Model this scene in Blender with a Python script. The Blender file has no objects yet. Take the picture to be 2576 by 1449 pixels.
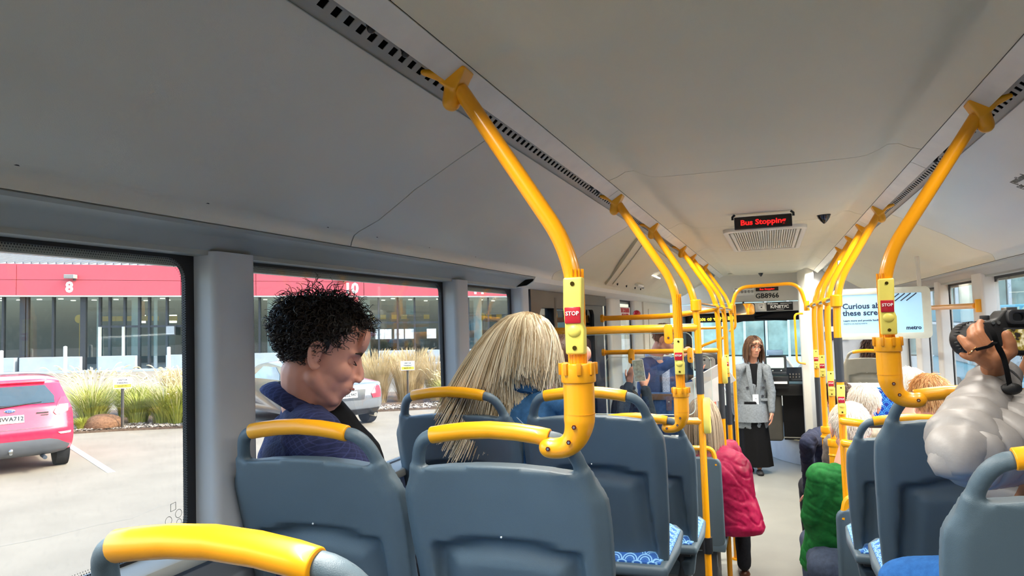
import bpy, math, random
import numpy as np
from mathutils import Vector, Matrix, noise
from mathutils.bvhtree import BVHTree
random.seed(7); np.random.seed(7)
SC = bpy.context.scene; COL = SC.collection
R_ = math.radians
# ------------------------------------------------------------------ camera
CAMP = Vector((0, 0, 1.86)); FPX = 1800.0
YAW, PIT, ROLL = R_(19.9), R_(2.95), 0.033
fwd = Vector((-math.sin(YAW)*math.cos(PIT), math.cos(YAW)*math.cos(PIT), math.sin(PIT)))
rt = Vector((math.cos(YAW), math.sin(YAW), 0)); up = rt.cross(fwd)
cr = rt*math.cos(ROLL) - up*math.sin(ROLL); cu = rt*math.sin(ROLL) + up*math.cos(ROLL)
cd = bpy.data.cameras.new('camera'); cam = bpy.data.objects.new('camera', cd); COL.objects.link(cam)
cam.matrix_world = Matrix(((cr.x, cu.x, -fwd.x, CAMP.x), (cr.y, cu.y, -fwd.y, CAMP.y), (cr.z, cu.z, -fwd.z, CAMP.z), (0, 0, 0, 1)))
cd.sensor_width = 36; cd.lens = FPX/2576*36; cd.clip_start = .05; cd.clip_end = 500
SC.camera = cam
# ------------------------------------------------------------------ sky, sun, exposure
W = bpy.data.worlds.new('world'); SC.world = W; W.use_nodes = True
nt = W.node_tree; sky = nt.nodes.new('ShaderNodeTexSky'); sky.sky_type = 'NISHITA'
sky.sun_disc = False; sky.sun_elevation = R_(37); sky.sun_rotation = R_(75); sky.air_density = 1.0; sky.dust_density = 2.5; sky.ozone_density = 1
nt.links.new(sky.outputs[0], nt.nodes['Background'].inputs[0]); nt.nodes['Background'].inputs[1].default_value = 0.45
sd = bpy.data.lights.new('sun', 'SUN'); sd.energy = 1.7; sd.angle = R_(.6); sd.color = (1, .95, .86)
so = bpy.data.objects.new('sun', sd); COL.objects.link(so)
SUND = Vector((0.80, 0.22, 0.62)).normalized()
so.rotation_euler = SUND.to_track_quat('Z', 'Y').to_euler(); so.location = (8, 0, 20)
SC.view_settings.view_transform = 'Standard'; SC.view_settings.look = 'None'; SC.view_settings.gamma = 1
SC.view_settings.use_curve_mapping = False; SC.view_settings.exposure = 1.68
FILL_STRENGTH = 5.4      # area lights added along the cove strips to brighten the interior
# ------------------------------------------------------------------ pixel + distance -> point ; ground frame outside
def at(px, py, d): return CAMP + (fwd + cr*((px-1288)/FPX) - cu*((py-724.5)/FPX))*d
def atY(px, py, Y):
    r = fwd + cr*((px-1288)/FPX) - cu*((py-724.5)/FPX); return CAMP + r*((Y-CAMP.y)/r.y)
def atX(px, py, X):
    r = fwd + cr*((px-1288)/FPX) - cu*((py-724.5)/FPX); return CAMP + r*((X-CAMP.x)/r.x)
GZ = -.35; OUTM = Matrix.Translation((0, 0, GZ)) @ Matrix.Rotation(R_(.8), 4, 'Y')   # the yard outside falls a little towards the bus
# ------------------------------------------------------------------ materials
def lin(c):
    if isinstance(c, str): c = tuple(int(c[i:i+2], 16)/255 for i in (0, 2, 4))
    return tuple((x/12.92 if x <= .04045 else ((x+.055)/1.055)**2.4) for x in c) + (1,)
MATS = {}
def mat(name, col, rough=.5, metal=0, var=.06, ns=12, bump=0, bs=200, emit=0, spec=.5, coat=0, trans=0, sss=0):
    if name in MATS: return MATS[name]
    m = bpy.data.materials.new(name); m.use_nodes = True; n = m.node_tree.nodes; l = m.node_tree.links
    b = n['Principled BSDF']; c = lin(col)
    b.inputs['Roughness'].default_value = rough; b.inputs['Metallic'].default_value = metal
    b.inputs['Specular IOR Level'].default_value = spec; b.inputs['Coat Weight'].default_value = coat; b.inputs['Coat Roughness'].default_value = .08
    if sss: b.inputs['Subsurface Weight'].default_value = sss; b.inputs['Subsurface Radius'].default_value = (.02, .008, .005); b.inputs['Subsurface Scale'].default_value = .5
    tc = n.new('ShaderNodeTexCoord'); nz = n.new('ShaderNodeTexNoise'); nz.inputs['Scale'].default_value = ns; nz.inputs['Detail'].default_value = 4
    l.new(tc.outputs['Object'], nz.inputs['Vector'])
    rp = n.new('ShaderNodeValToRGB'); e = rp.color_ramp.elements
    e[0].position = .3; e[1].position = .7
    e[0].color = tuple(x*(1-var) for x in c[:3])+(1,); e[1].color = tuple(min(1, x*(1+var)) for x in c[:3])+(1,)
    l.new(nz.outputs['Fac'], rp.inputs['Fac']); l.new(rp.outputs[0], b.inputs['Base Color'])
    if bump:
        n2 = n.new('ShaderNodeTexNoise'); n2.inputs['Scale'].default_value = bs; n2.inputs['Detail'].default_value = 3
        l.new(tc.outputs['Object'], n2.inputs['Vector']); bp = n.new('ShaderNodeBump'); bp.inputs['Strength'].default_value = bump; bp.inputs['Distance'].default_value = .002
        l.new(n2.outputs['Fac'], bp.inputs['Height']); l.new(bp.outputs[0], b.inputs['Normal'])
    if emit:
        b.inputs['Emission Color'].default_value = c; b.inputs['Emission Strength'].default_value = emit
    MATS[name] = m; return m
def glassmat(name, tint=(1, 1, 1), refl=.08, rough=0.0, dust=0.0):
    if name in MATS: return MATS[name]
    m = bpy.data.materials.new(name); m.use_nodes = True; n = m.node_tree.nodes; l = m.node_tree.links
    n.remove(n['Principled BSDF']); o = n['Material Output']
    t = n.new('ShaderNodeBsdfTransparent'); t.inputs[0].default_value = tuple(tint)+(1,)
    g = n.new('ShaderNodeBsdfGlossy'); g.inputs['Roughness'].default_value = rough
    fr = n.new('ShaderNodeLayerWeight'); fr.inputs[0].default_value = .5      # Schlick reflectance from the facing angle, same for both sides of the pane
    pw = n.new('ShaderNodeMath'); pw.operation = 'POWER'; pw.inputs[1].default_value = 5; l.new(fr.outputs['Facing'], pw.inputs[0])
    mx = n.new('ShaderNodeMixShader'); ma = n.new('ShaderNodeMath'); ma.operation = 'MULTIPLY_ADD'; ma.inputs[1].default_value = .6; ma.inputs[2].default_value = refl*.6
    ma.use_clamp = True
    l.new(pw.outputs[0], ma.inputs[0]); l.new(ma.outputs[0], mx.inputs[0]); l.new(t.outputs[0], mx.inputs[1]); l.new(g.outputs[0], mx.inputs[2])
    last = mx
    if dust:     # dried specks and smears on the pane
        d = n.new('ShaderNodeBsdfDiffuse'); d.inputs[0].default_value = (.75, .73, .7, 1); tc = n.new('ShaderNodeTexCoord')
        v = n.new('ShaderNodeTexNoise'); v.inputs['Scale'].default_value = 90; v.inputs['Detail'].default_value = 6
        rp = n.new('ShaderNodeValToRGB'); rp.color_ramp.elements[0].position = .55; rp.color_ramp.elements[1].position = .78
        rp.color_ramp.elements[0].color = (dust*.35,)*3+(1,); rp.color_ramp.elements[1].color = (dust*3,)*3+(1,)
        l.new(tc.outputs['Object'], v.inputs['Vector']); l.new(v.outputs['Fac'], rp.inputs['Fac'])
        m2 = n.new('ShaderNodeMixShader'); l.new(rp.outputs[0], m2.inputs[0]); l.new(mx.outputs[0], m2.inputs[1]); l.new(d.outputs[0], m2.inputs[2]); last = m2
    l.new(last.outputs[0], o.inputs[0]); MATS[name] = m; return m
def scalemat(name, base, arc, scale=24, axes=('X', 'Z')):
    """fan-scale upholstery print: rows of overlapping concentric arcs"""
    if name in MATS: return MATS[name]
    m = bpy.data.materials.new(name); m.use_nodes = True; n = m.node_tree.nodes; l = m.node_tree.links; b = n['Principled BSDF']
    b.inputs['Roughness'].default_value = .9; tc = n.new('ShaderNodeTexCoord'); sp = n.new('ShaderNodeSeparateXYZ'); l.new(tc.outputs['Object'], sp.inputs[0])
    def M(op, a, c=None, cl=False):
        q = n.new('ShaderNodeMath'); q.operation = op; q.use_clamp = cl
        for i, x in enumerate((a, c)):
            if x is None: continue
            if isinstance(x, (int, float)): q.inputs[i].default_value = x
            else: l.new(x, q.inputs[i])
        return q.outputs[0]
    u = M('MULTIPLY', sp.outputs[axes[0]], scale); v = M('MULTIPLY', sp.outputs[axes[1]], scale*2) if len(axes) == 2 else M('MULTIPLY', M('ADD', sp.outputs['Z'], sp.outputs['Y']), scale*2)
    row = M('FLOOR', v); best = None; mask = None
    # candidates: rows k = row, row-1, row-2 ; nearest front one wins (lower row is in front)
    for k in (2, 1, 0):
        rr = M('SUBTRACT', row, k); off = M('MULTIPLY', M('MODULO', M('ADD', rr, 1000), 2), .5)
        du = M('SUBTRACT', M('FRACT', M('ADD', u, off)), .5); dv = M('MULTIPLY', M('SUBTRACT', v, rr), .5)
        d = M('SQRT', M('ADD', M('MULTIPLY', du, du), M('MULTIPLY', dv, dv)))
        ins = M('LESS_THAN', d, .5)
        if best is None: best = d
        if k == 2: best, mask = d, ins
        else:
            best = M('ADD', M('MULTIPLY', best, M('SUBTRACT', 1, mask)) if False else M('MULTIPLY', d, M('MULTIPLY', ins, M('SUBTRACT', 1, mask))), M('MULTIPLY', best, mask)); mask = M('MAXIMUM', mask, ins)
    st = M('FRACT', M('MULTIPLY', best, 6.0)); st = M('GREATER_THAN', st, .5); st = M('MULTIPLY', st, M('GREATER_THAN', best, .16))
    mx = n.new('ShaderNodeMix'); mx.data_type = 'RGBA'; l.new(st, mx.inputs[0]); mx.inputs[6].default_value = lin(base); mx.inputs[7].default_value = lin(arc)
    l.new(mx.outputs[2], b.inputs['Base Color']); MATS[name] = m; return m
def clothmat(name, col, ck=None, scale=20, rough=.85, bump=.5, bs=600):
    """woven cloth, with a faint check where ck is given"""
    m = mat(name, col, rough, var=.18, ns=60, bump=bump, bs=bs, spec=.25)
    if ck and 'ck' not in m:
        m['ck'] = 1; n = m.node_tree.nodes; l = m.node_tree.links; b = n['Principled BSDF']; src = b.inputs['Base Color'].links[0].from_socket
        tc = n.new('ShaderNodeTexCoord'); mp = n.new('ShaderNodeMapping'); mp.inputs['Rotation'].default_value = (.3, .5, .6); l.new(tc.outputs['Object'], mp.inputs[0])
        facs = []
        for d in ('X', 'Z'):
            w = n.new('ShaderNodeTexWave'); w.bands_direction = d; w.inputs['Scale'].default_value = scale/6; w.inputs['Distortion'].default_value = .1
            l.new(mp.outputs[0], w.inputs[0]); r = n.new('ShaderNodeValToRGB'); r.color_ramp.elements[0].position = .90; r.color_ramp.elements[1].position = .97; l.new(w.outputs['Fac'], r.inputs[0]); facs.append(r)
        mxm = n.new('ShaderNodeMath'); mxm.operation = 'MAXIMUM'; l.new(facs[0].outputs[0], mxm.inputs[0]); l.new(facs[1].outputs[0], mxm.inputs[1])
        ml = n.new('ShaderNodeMath'); ml.operation = 'MULTIPLY'; ml.inputs[1].default_value = .45; l.new(mxm.outputs[0], ml.inputs[0])
        mx = n.new('ShaderNodeMix'); mx.data_type = 'RGBA'; l.new(ml.outputs[0], mx.inputs[0]); l.new(src, mx.inputs[6]); mx.inputs[7].default_value = lin(ck); l.new(mx.outputs[2], b.inputs['Base Color'])
    return m
# ------------------------------------------------------------------ objects
ROOTS_OUT = []
def tag(o, label=None, cat=None, group=None, kind=None):
    if label: o['label'] = label
    if cat: o['category'] = cat
    if group: o['group'] = group
    if kind: o['kind'] = kind
    return o
def thing(name, label, cat, loc=(0, 0, 0), rz=0, group=None, out=False):
    o = bpy.data.objects.new(name, None); COL.objects.link(o); o.empty_display_size = .1
    o.matrix_world = Matrix.Translation(Vector(loc)) @ Matrix.Rotation(rz, 4, 'Z')
    o['_m'] = 1; MW[o.name] = o.matrix_world.copy(); tag(o, label, cat, group); del o['_m']
    if out: ROOTS_OUT.append(o)
    return o
MW = {}
def link(name, me, m, parent=None, world=True):
    o = bpy.data.objects.new(name, me); COL.objects.link(o)
    if m is not None: me.materials.clear(); me.materials.append(m)
    if parent is not None:
        o.parent = parent; base = MW.get(parent.name, Matrix())
        if world: me.transform(base.inverted())
        MW[o.name] = base.copy() if world else base
    else: MW[o.name] = Matrix()
    return o
def copy_tree(o, parent=None, M=None):
    c = o.copy(); COL.objects.link(c); c.parent = parent
    if M is not None: c.matrix_world = M
    if parent is None: MW[c.name] = M.copy()
    for ch in list(o.children): copy_tree(ch, c)
    return c
def pf(v, d=.0): return Vector(v)
class G:
    def __init__(s): s.v = []; s.f = []
    def add(s, vs, fs):
        o = len(s.v); s.v.extend([tuple(x) for x in vs]); s.f.extend([tuple(i+o for i in f) for f in fs]); return s
    def box(s, c, d, rot=None, b=0):
        x, y, z = (k/2 for k in d); P = [(-x, -y, -z), (x, -y, -z), (x, y, -z), (-x, y, -z), (-x, -y, z), (x, -y, z), (x, y, z), (-x, y, z)]
        F = [(0, 3, 2, 1), (4, 5, 6, 7), (0, 1, 5, 4), (1, 2, 6, 5), (2, 3, 7, 6), (3, 0, 4, 7)]
        c = Vector(c)
        if rot is not None: P = [rot @ Vector(p) for p in P]
        return s.add([Vector(p)+c for p in P], F)
    def bx(s, x0, x1, y0, y1, z0, z1): return s.box(((x0+x1)/2, (y0+y1)/2, (z0+z1)/2), (abs(x1-x0), abs(y1-y0), abs(z1-z0)))
    def tube(s, pts, r, n=12, caps=True, flat=None, closed=False):
        pts = [Vector(p) for p in pts]; N = len(pts); rs = r if isinstance(r, (list, tuple)) else [r]*N
        o = len(s.v); prev = None
        for i, p in enumerate(pts):
            if closed: t = (pts[(i+1) % N]-pts[i-1])
            else: t = pts[min(i+1, N-1)]-pts[max(i-1, 0)]
            if t.length < 1e-9: t = Vector((0, 0, 1))
            t.normalize()
            if prev is None:
                a = Vector((0, 0, 1)) if abs(t.z) < .9 else Vector((0, 1, 0)); u = t.cross(a).normalized()
            else: u = (prev - t*prev.dot(t)).normalized()
            prev = u; w = t.cross(u)
            fl = flat or (1, 1)
            for k in range(n):
                A = 2*math.pi*k/n; s.v.append(tuple(p + (u*math.cos(A)*fl[0] + w*math.sin(A)*fl[1])*rs[i]))
        M = N if closed else N-1
        for i in range(M):
            a, b = o+i*n, o+((i+1) % N)*n
            for k in range(n): s.f.append((a+k, a+(k+1) % n, b+(k+1) % n, b+k))
        if caps and not closed: s.f.append(tuple(o+k for k in range(n))[::-1]); s.f.append(tuple(o+(N-1)*n+k for k in range(n)))
        return s
    def cyl(s, a, b, r0, r1=None, n=16): return s.tube([a, b], [r0, r0 if r1 is None else r1], n)
    def sph(s, c, r, nu=12, nv=8, A=None):
        r = (r, r, r) if isinstance(r, (int, float)) else r; c = Vector(c); o = len(s.v)
        def put(x, y, z):
            p = Vector((x*r[0], y*r[1], z*r[2])); s.v.append(tuple((A @ p if A is not None else p)+c))
        put(0, 0, -1)
        for j in range(1, nv):
            t = math.pi*j/nv
            for i in range(nu): a = 2*math.pi*i/nu; put(math.sin(t)*math.cos(a), math.sin(t)*math.sin(a), -math.cos(t))
        put(0, 0, 1); e = len(s.v)-1
        for i in range(nu): s.f.append((o, o+1+(i+1) % nu, o+1+i)); s.f.append((e, e-nu+i, e-nu+(i+1) % nu))
        for j in range(nv-2):
            a = o+1+j*nu
            for i in range(nu): s.f.append((a+i, a+(i+1) % nu, a+nu+(i+1) % nu, a+nu+i))
        return s
    def cap(s, a, b, ra, rb=None, n=10):
        rb = ra if rb is None else rb; a = Vector(a); b = Vector(b); d = b-a; L = d.length
        if L < 1e-6: return s.sph(a, ra)
        d /= L; pts = []; rs = []
        for k in range(4): t = math.pi/2*(k+.15)/4; pts.append(a-d*ra*math.cos(t)); rs.append(ra*math.sin(t))
        pts.append(a); rs.append(ra); pts.append(b); rs.append(rb)
        for k in range(3, -1, -1): t = math.pi/2*(k+.15)/4; pts.append(b+d*rb*math.cos(t)); rs.append(rb*math.sin(t))
        return s.tube(pts, rs, n)
    def prism(s, poly, axis, a, b):
        """poly: 2D outline; axis: normal axis; extruded from a to b"""
        n = len(poly); o = len(s.v)
        for t in (a, b):
            for p in poly:
                s.v.append({'x': (t, p[0], p[1]), 'y': (p[0], t, p[1]), 'z': (p[0], p[1], t)}[axis])
        s.f.append(tuple(o+i for i in range(n))); s.f.append(tuple(o+n+i for i in range(n))[::-1])
        for i in range(n): s.f.append((o+i, o+n+i, o+n+(i+1) % n, o+(i+1) % n))
        return s
    def grid(s, rows):
        o = len(s.v); m = len(rows[0])
        for r in rows: s.v.extend([tuple(p) for p in r])
        for i in range(len(rows)-1):
            for j in range(m-1): a = o+i*m+j; s.f.append((a, a+1, a+m+1, a+m))
        return s
    def xf(s, M, start=0): s.v[start:] = [tuple(M @ Vector(p)) for p in s.v[start:]]; return s
    def mesh(s, name):
        me = bpy.data.meshes.new(name); me.from_pydata(s.v, [], s.f); return me
    def build(s, name, m, parent=None, smooth=True, bevel=0, vox=0, sm=2, world=True, solid=0, disp=None, seg=2, angle=35, kind=None, label=None, subs=0, post=None):
        me = s.mesh(name); vs_mod = bevel or vox or solid or subs
        import bmesh
        if not vox:
            bm = bmesh.new(); bm.from_mesh(me); bmesh.ops.recalc_face_normals(bm, faces=bm.faces); bm.to_mesh(me); bm.free()
        if vs_mod:
            t = bpy.data.objects.new('tmp', me); COL.objects.link(t)
            if vox: md = t.modifiers.new('r', 'REMESH'); md.mode = 'VOXEL'; md.voxel_size = vox
            if vox and sm: md = t.modifiers.new('s', 'SMOOTH'); md.iterations = sm; md.factor = .6
            if solid: md = t.modifiers.new('so', 'SOLIDIFY'); md.thickness = solid; md.offset = 0
            if bevel: md = t.modifiers.new('b', 'BEVEL'); md.width = bevel; md.segments = seg; md.limit_method = 'ANGLE'; md.angle_limit = R_(40)
            if subs: md = t.modifiers.new('ss', 'SUBSURF'); md.levels = subs; md.render_levels = subs
            dg = bpy.context.evaluated_depsgraph_get(); ev = t.evaluated_get(dg); m2 = bpy.data.meshes.new_from_object(ev)
            bpy.data.objects.remove(t); bpy.data.meshes.remove(me); me = m2; me.name = name
        if disp or post:
            co = np.empty(len(me.vertices)*3, 'f'); me.vertices.foreach_get('co', co); co = co.reshape(-1, 3)
            if disp:
                nr = np.empty(len(me.vertices)*3, 'f'); me.vertices.foreach_get('normal', nr); nr = nr.reshape(-1, 3)
                d = np.array([disp(Vector(map(float, p))) for p in co], 'f'); co = co + nr*d[:, None]
            if post: co = post(co)
            me.vertices.foreach_set('co', np.ascontiguousarray(co, 'f').ravel()); me.update()
        if smooth:
            me.polygons.foreach_set('use_smooth', [True]*len(me.polygons))
            if not vox:
                try: me.set_sharp_from_angle(angle=R_(angle))
                except Exception: pass
        o = link(name, me, m, parent, world)
        if kind: o['kind'] = kind
        if label: o['label'] = label
        return o
def rrect(w, h, r, n=5, cx=0, cy=0):
    P = []
    for (sx, sy, a0) in ((1, 1, 0), (-1, 1, 90), (-1, -1, 180), (1, -1, 270)):
        for k in range(n+1): a = R_(a0+90*k/n); P.append((cx+sx*(w/2-r)+r*math.cos(a), cy+sy*(h/2-r)+r*math.sin(a)))
    return P
def ring2(g, outer, inner, axis, a, b):
    """ring between two matched 2D outlines, extruded a..b along axis"""
    n = len(outer); o = len(g.v)
    for t in (a, b):
        for L in (outer, inner):
            for p in L: g.v.append({'x': (t, p[0], p[1]), 'y': (p[0], t, p[1]), 'z': (p[0], p[1], t)}[axis])
    for i in range(n):
        j = (i+1) % n
        g.f += [(o+i, o+j, o+n+j, o+n+i), (o+2*n+i, o+3*n+i, o+3*n+j, o+2*n+j), (o+i, o+2*n+i, o+2*n+j, o+j), (o+n+i, o+n+j, o+3*n+j, o+3*n+i)]
    return g
def smoothpath(pts, rad, n=6):
    """polyline with rounded corners"""
    P = [Vector(p) for p in pts]; out = [P[0]]
    for i in range(1, len(P)-1):
        a = (P[i-1]-P[i]); b = (P[i+1]-P[i]); r = rad[i-1] if isinstance(rad, (list, tuple)) else rad; r = min(r, a.length*.48, b.length*.48)
        a = P[i]+a.normalized()*r; b = P[i]+b.normalized()*r
        for k in range(n+1): t = k/n; out.append(a*(1-t)**2+P[i]*2*t*(1-t)+b*t*t)
    out.append(P[-1]); return out
def text(s, size, M, m, parent, name='lettering', bold=0, ext=.0006, align='CENTER', mirror=False, sx=1, group=None):
    cu_ = bpy.data.curves.new('txt', 'FONT'); cu_.body = s; cu_.size = size; cu_.extrude = ext; cu_.align_x = align; cu_.align_y = 'CENTER'; cu_.offset = bold; cu_.resolution_u = 2
    t = bpy.data.objects.new('tmp', cu_); COL.objects.link(t); dg = bpy.context.evaluated_depsgraph_get(); me = bpy.data.meshes.new_from_object(t.evaluated_get(dg))
    bpy.data.objects.remove(t); bpy.data.curves.remove(cu_)
    me.transform(Matrix.Diagonal((-sx if mirror else sx, 1, 1, 1))); me.transform(M); me.name = name
    return link(name, me, m, parent)
def frame(o, x, y):      # matrix with text X along x, text up along y
    x = Vector(x).normalized(); y = Vector(y); z = x.cross(y).normalized(); y = z.cross(x); o = Vector(o)
    return Matrix(((x.x, y.x, z.x, o.x), (x.y, y.y, z.y, o.y), (x.z, y.z, z.z, o.z), (0, 0, 0, 1)))
def struct(name, g, m, parent=None, **k):
    o = g.build(name, m, parent, **k)
    if parent is None: o['kind'] = 'structure'
    return o
# ------------------------------------------------------------------ palette
YEL = mat('yellow_powder_coat', 'f0a008', .28, var=.03, ns=5, coat=.25)
YEL2 = mat('yellow_plastic', 'eda20a', .33, var=.03, ns=9, coat=.15)
PALEY = mat('pale_yellow_plastic', 'e6d765', .4)
GREYS = mat('slate_grey_plastic', '526470', .42, var=.05, ns=8, bump=.25, bs=900)
DGREY = mat('dark_grey_plastic', '3a4047', .5, var=.05)
TUBEG = mat('grey_rubber_sleeve', '2c3138', .55)
CEIL = mat('ceiling_panel_beige', 'd6cfb6', .55, var=.02, ns=3, bump=.15, bs=500)
COVE = mat('cove_panel_grey', 'c8c6bb', .32, var=.02, ns=3, bump=.1, bs=500)
HEAD = mat('window_header_grey', '989c98', .5, var=.02)
PILL = mat('pillar_cover_grey', 'b0b4b8', .45, var=.02)
PILR = mat('pillar_cover_pale', 'cfcdc8', .45, var=.02)
BLACK = mat('black_rubber', '14151a', .6)
BLKP = mat('black_plastic', '1b1c1f', .35)
FLOOR = mat('grey_bus_vinyl', '8d8d86', .38, var=.07, ns=3, bump=.2, bs=300)
DARKF = mat('dark_speckled_vinyl', '3d3d3f', .5, var=.2, ns=300)
WHITEP = mat('white_painted_panel', 'd6d4cb', .45, var=.02)
STEEL = mat('brushed_steel', 'b8b8b4', .3, 1)
SCREW = mat('dark_screw', '5c1c20', .35, .6)
REDB = mat('red_button', 'b8142a', .35, coat=.3)
WHTXT = mat('white_print', 'f2f2ee', .6)
BLTXT = mat('black_print', '17191c', .6)
GLASS = glassmat('bus_window_glass', (.78, .80, .79), .05, 0, .026)
GLASSC = glassmat('clear_screen_glass', (.93, .95, .94), .06, 0)
GLASSD = glassmat('dark_door_glass', (.25, .27, .29), .16, .01)
FAB = scalemat('fan_scale_blue_fabric', '1f4fa8', '6fb2ea', 22)
FAB2 = scalemat('fan_scale_blue_fabric_seat', '2a5fae', '8cc4f0', 22, ('X', 'Y'))
# ================================================================== BUS SHELL
Y0, Y1 = -1.3, 10.2
CP = (-1.13, 2.115); CQ = (-.66, 2.362)       # left cove panel line (x, z) ; right is mirrored about x = -.035
def MX(x, s): return x if s < 0 else -.07 - x
# floor
g = G().bx(-1.3, 1.25, 3.3, Y1+2.6, -.05, 0); fl = struct('floor', g, FLOOR, smooth=False)
g = G().bx(-1.3, 1.25, Y0, 3.3, -.05, .34); g.bx(-1.3, -.32, Y0, 2.48, .34, .70); g.bx(.24, 1.25, Y0, 2.48, .34, .70)
g.bx(-1.3, -.32, 2.48, 3.25, .34, .52); g.bx(.24, 1.25, 2.48, 3.25, .34, .52); struct('floor_raised', g, DARKF, fl, smooth=False, bevel=.008)
# ceiling: panels with open joints
ce = struct('ceiling', G().bx(-1.32, 1.27, Y0, Y1+2.6, 2.55, 2.6), DGREY, smooth=False)
seams = [-1.3, .98, 2.59, 4.17, 5.76, 7.30, 9.2]
prof = []
for k in range(33):
    u = -1+2*k/32; x = -.035+u*.51; a = abs(u)
    z = 2.38 + .034*math.exp(-((a-.84)/.10)**2) - .0 - .004*(1-a*a)
    prof.append((x, z))
for a, b in zip(seams[:-1], seams[1:]):
    rows = [[(x, y, z) for x, z in prof] for y in (a+.003, b-.003)]
    G().grid(rows).build('ceiling_panel', CEIL, ce, solid=.006)
LEDM = mat('cove_lamp_diffuser', 'f4efe2', .5, emit=0)
def lampmat():
    m = mat('cove_lamp_lit', 'fff1d8', .5, var=0); b = m.node_tree.nodes['Principled BSDF']
    b.inputs['Emission Color'].default_value = (1, .93, .82, 1); b.inputs['Emission Strength'].default_value = .55; return m
LED = mat('cove_lamp_housing', 'd8d6cc', .4)
for s in (-1, 1):
    nm = 'left' if s < 0 else 'right'
    # lamp strip between the ceiling and the slotted rail
    g = G()
    for a, b in ((-1.3, 2.78), (2.785, 4.4), (4.405, 7.2), (7.205, 9.2)):
        g.grid([[(MX(-.545, s), y, 2.378), (MX(-.552, s), y, 2.376), (MX(-.590, s), y, 2.352), (MX(-.594, s), y, 2.357), (MX(-.594, s), y, 2.40)] for y in (a, b)])
    struct('trim_1' if s < 0 else 'trim_2', g, LED, solid=.003)
    t = bpy.context.scene.collection.objects[-1] if False else None
    # dark channel
    g = G().grid([[(MX(-.594, s), y, 2.40), (MX(-.594, s), y, 2.47), (MX(-.665, s), y, 2.47), (MX(-.665, s), y, 2.37)] for y in (Y0, 9.2)])
    struct('trim_3' if s < 0 else 'trim_4', g, BLACK, solid=.004)
    # slotted rail: two webs joined by short bars, holes open
    def rp(u): return (MX(-.628 - .034*u, s), 2.392 - .028*u)
    g = G()
    def web(u0, u1):
        (xa, za), (xb, zb) = rp(u0), rp(u1)
        g.grid([[(xa, y, za), (xb, y, zb)] for y in (Y0, 9.2)])
    web(-.5, .28); web(.66, 1.1)
    (xa, za), (xb, zb) = rp(.28), rp(.66)
    y = -.2
    while y < 9.1:
        g.grid([[(xa, yy, za), (xb, yy, zb)] for yy in (y, y+.019)]); y += .0372
    g.grid([[(rp(1.1)[0], y, rp(1.1)[1]), (rp(1.1)[0]-(-s)*.004*-1, y, rp(1.1)[1]-.004)] for y in (Y0, 9.2)])
    rail = struct('trim_5' if s < 0 else 'trim_6', g, HEAD, solid=.0015, smooth=False)
    # cove panels
    cuts = [-1.3, 1.74, 3.70, 6.95, 9.2] if s < 0 else [-1.3, 1.2, 4.1, 6.9, 9.2]
    wl = G().bx(MX(-1.28, s), MX(-1.30, s), Y0, 9.2, 2.02, 2.56); wall_top = struct('wall_%s_upper' % nm, wl, WHITEP, smooth=False)
    cp = [(-.664, 2.366), (-.672, 2.362), (-.78, 2.306), (-.885, 2.250), (-.905, 2.240), (-.925, 2.226), (-1.02, 2.165), (-1.085, 2.138), (-1.10, 2.128), (-1.108, 2.112), (-1.112, 2.098)]
    for i, (a, b) in enumerate(zip(cuts[:-1], cuts[1:])):
        g = G().grid([[(MX(x, s), y, z) for x, z in cp] for y in (a+.0025, b-.0025)])
        pn = g.build('cove_panel', COVE if i < 2 else CEIL, wall_top, solid=.004, angle=50)
        for yy in ([.40, .773, 1.173, 1.60] if i == 0 else [1.85, 2.195, 2.6, 2.95] if i == 1 else []):
            G().tube([(MX(-1.088, s), yy, 2.141), (MX(-1.092, s), yy, 2.133)], .0065, 10, flat=(1, .5)).build('screw_cap', BLACK, pn)
    # lip + header band above the glass
    g = G().grid([[(MX(x, s), y, z) for x, z in ((-1.112, 2.096), (-1.118, 2.090), (-1.165, 2.088), (-1.175, 2.082), (-1.215, 2.055), (-1.215, 2.045), (-1.275, 2.045))] for y in (Y0, 3.42 if s < 0 else 9.2)])
    struct('trim_7' if s < 0 else 'trim_8', g, HEAD, solid=.004, angle=30)
    if s < 0:
        g = G().grid([[(MX(x, s), y, z) for x, z in ((-1.112, 2.10), (-1.125, 2.075), (-1.16, 2.055), (-1.215, 2.050), (-1.275, 2.05))] for y in (3.425, 9.2)])
        struct('trim_9', g, WHITEP, solid=.004, angle=30)
    # sill / side wall below the windows
    zs = 1.42
    g = G()
    g.bx(MX(-1.30, s), MX(-1.22, s), Y0, 3.42, 0, zs-.04)
    if s > 0: g.bx(MX(-1.30, s), MX(-1.24, s), 3.42, 9.3, 0, 1.02)
    else: g.bx(MX(-1.30, s), MX(-1.24, s), 5.40, 7.4, 0, .85)
    if s > 0: g.bx(1.15, 1.20, Y0, 2.82, zs-.04, 2.06)  # unseen blank panel, added to block daylight and darken the right rear
    struct('wall_%s' % nm, g, mat('side_wall_grey', '8b9198', .5), bevel=.01)
    g = G().bx(MX(-1.30, s), MX(-1.17, s), Y0, 3.40, zs-.05, zs-.022); struct('trim_10' if s < 0 else 'trim_11', g, HEAD, bevel=.008)
# rear wall
g = G().bx(-1.32, 1.27, Y0-.05, Y0, -.05, 2.6); struct('wall_rear', g, COVE, smooth=False)
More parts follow.
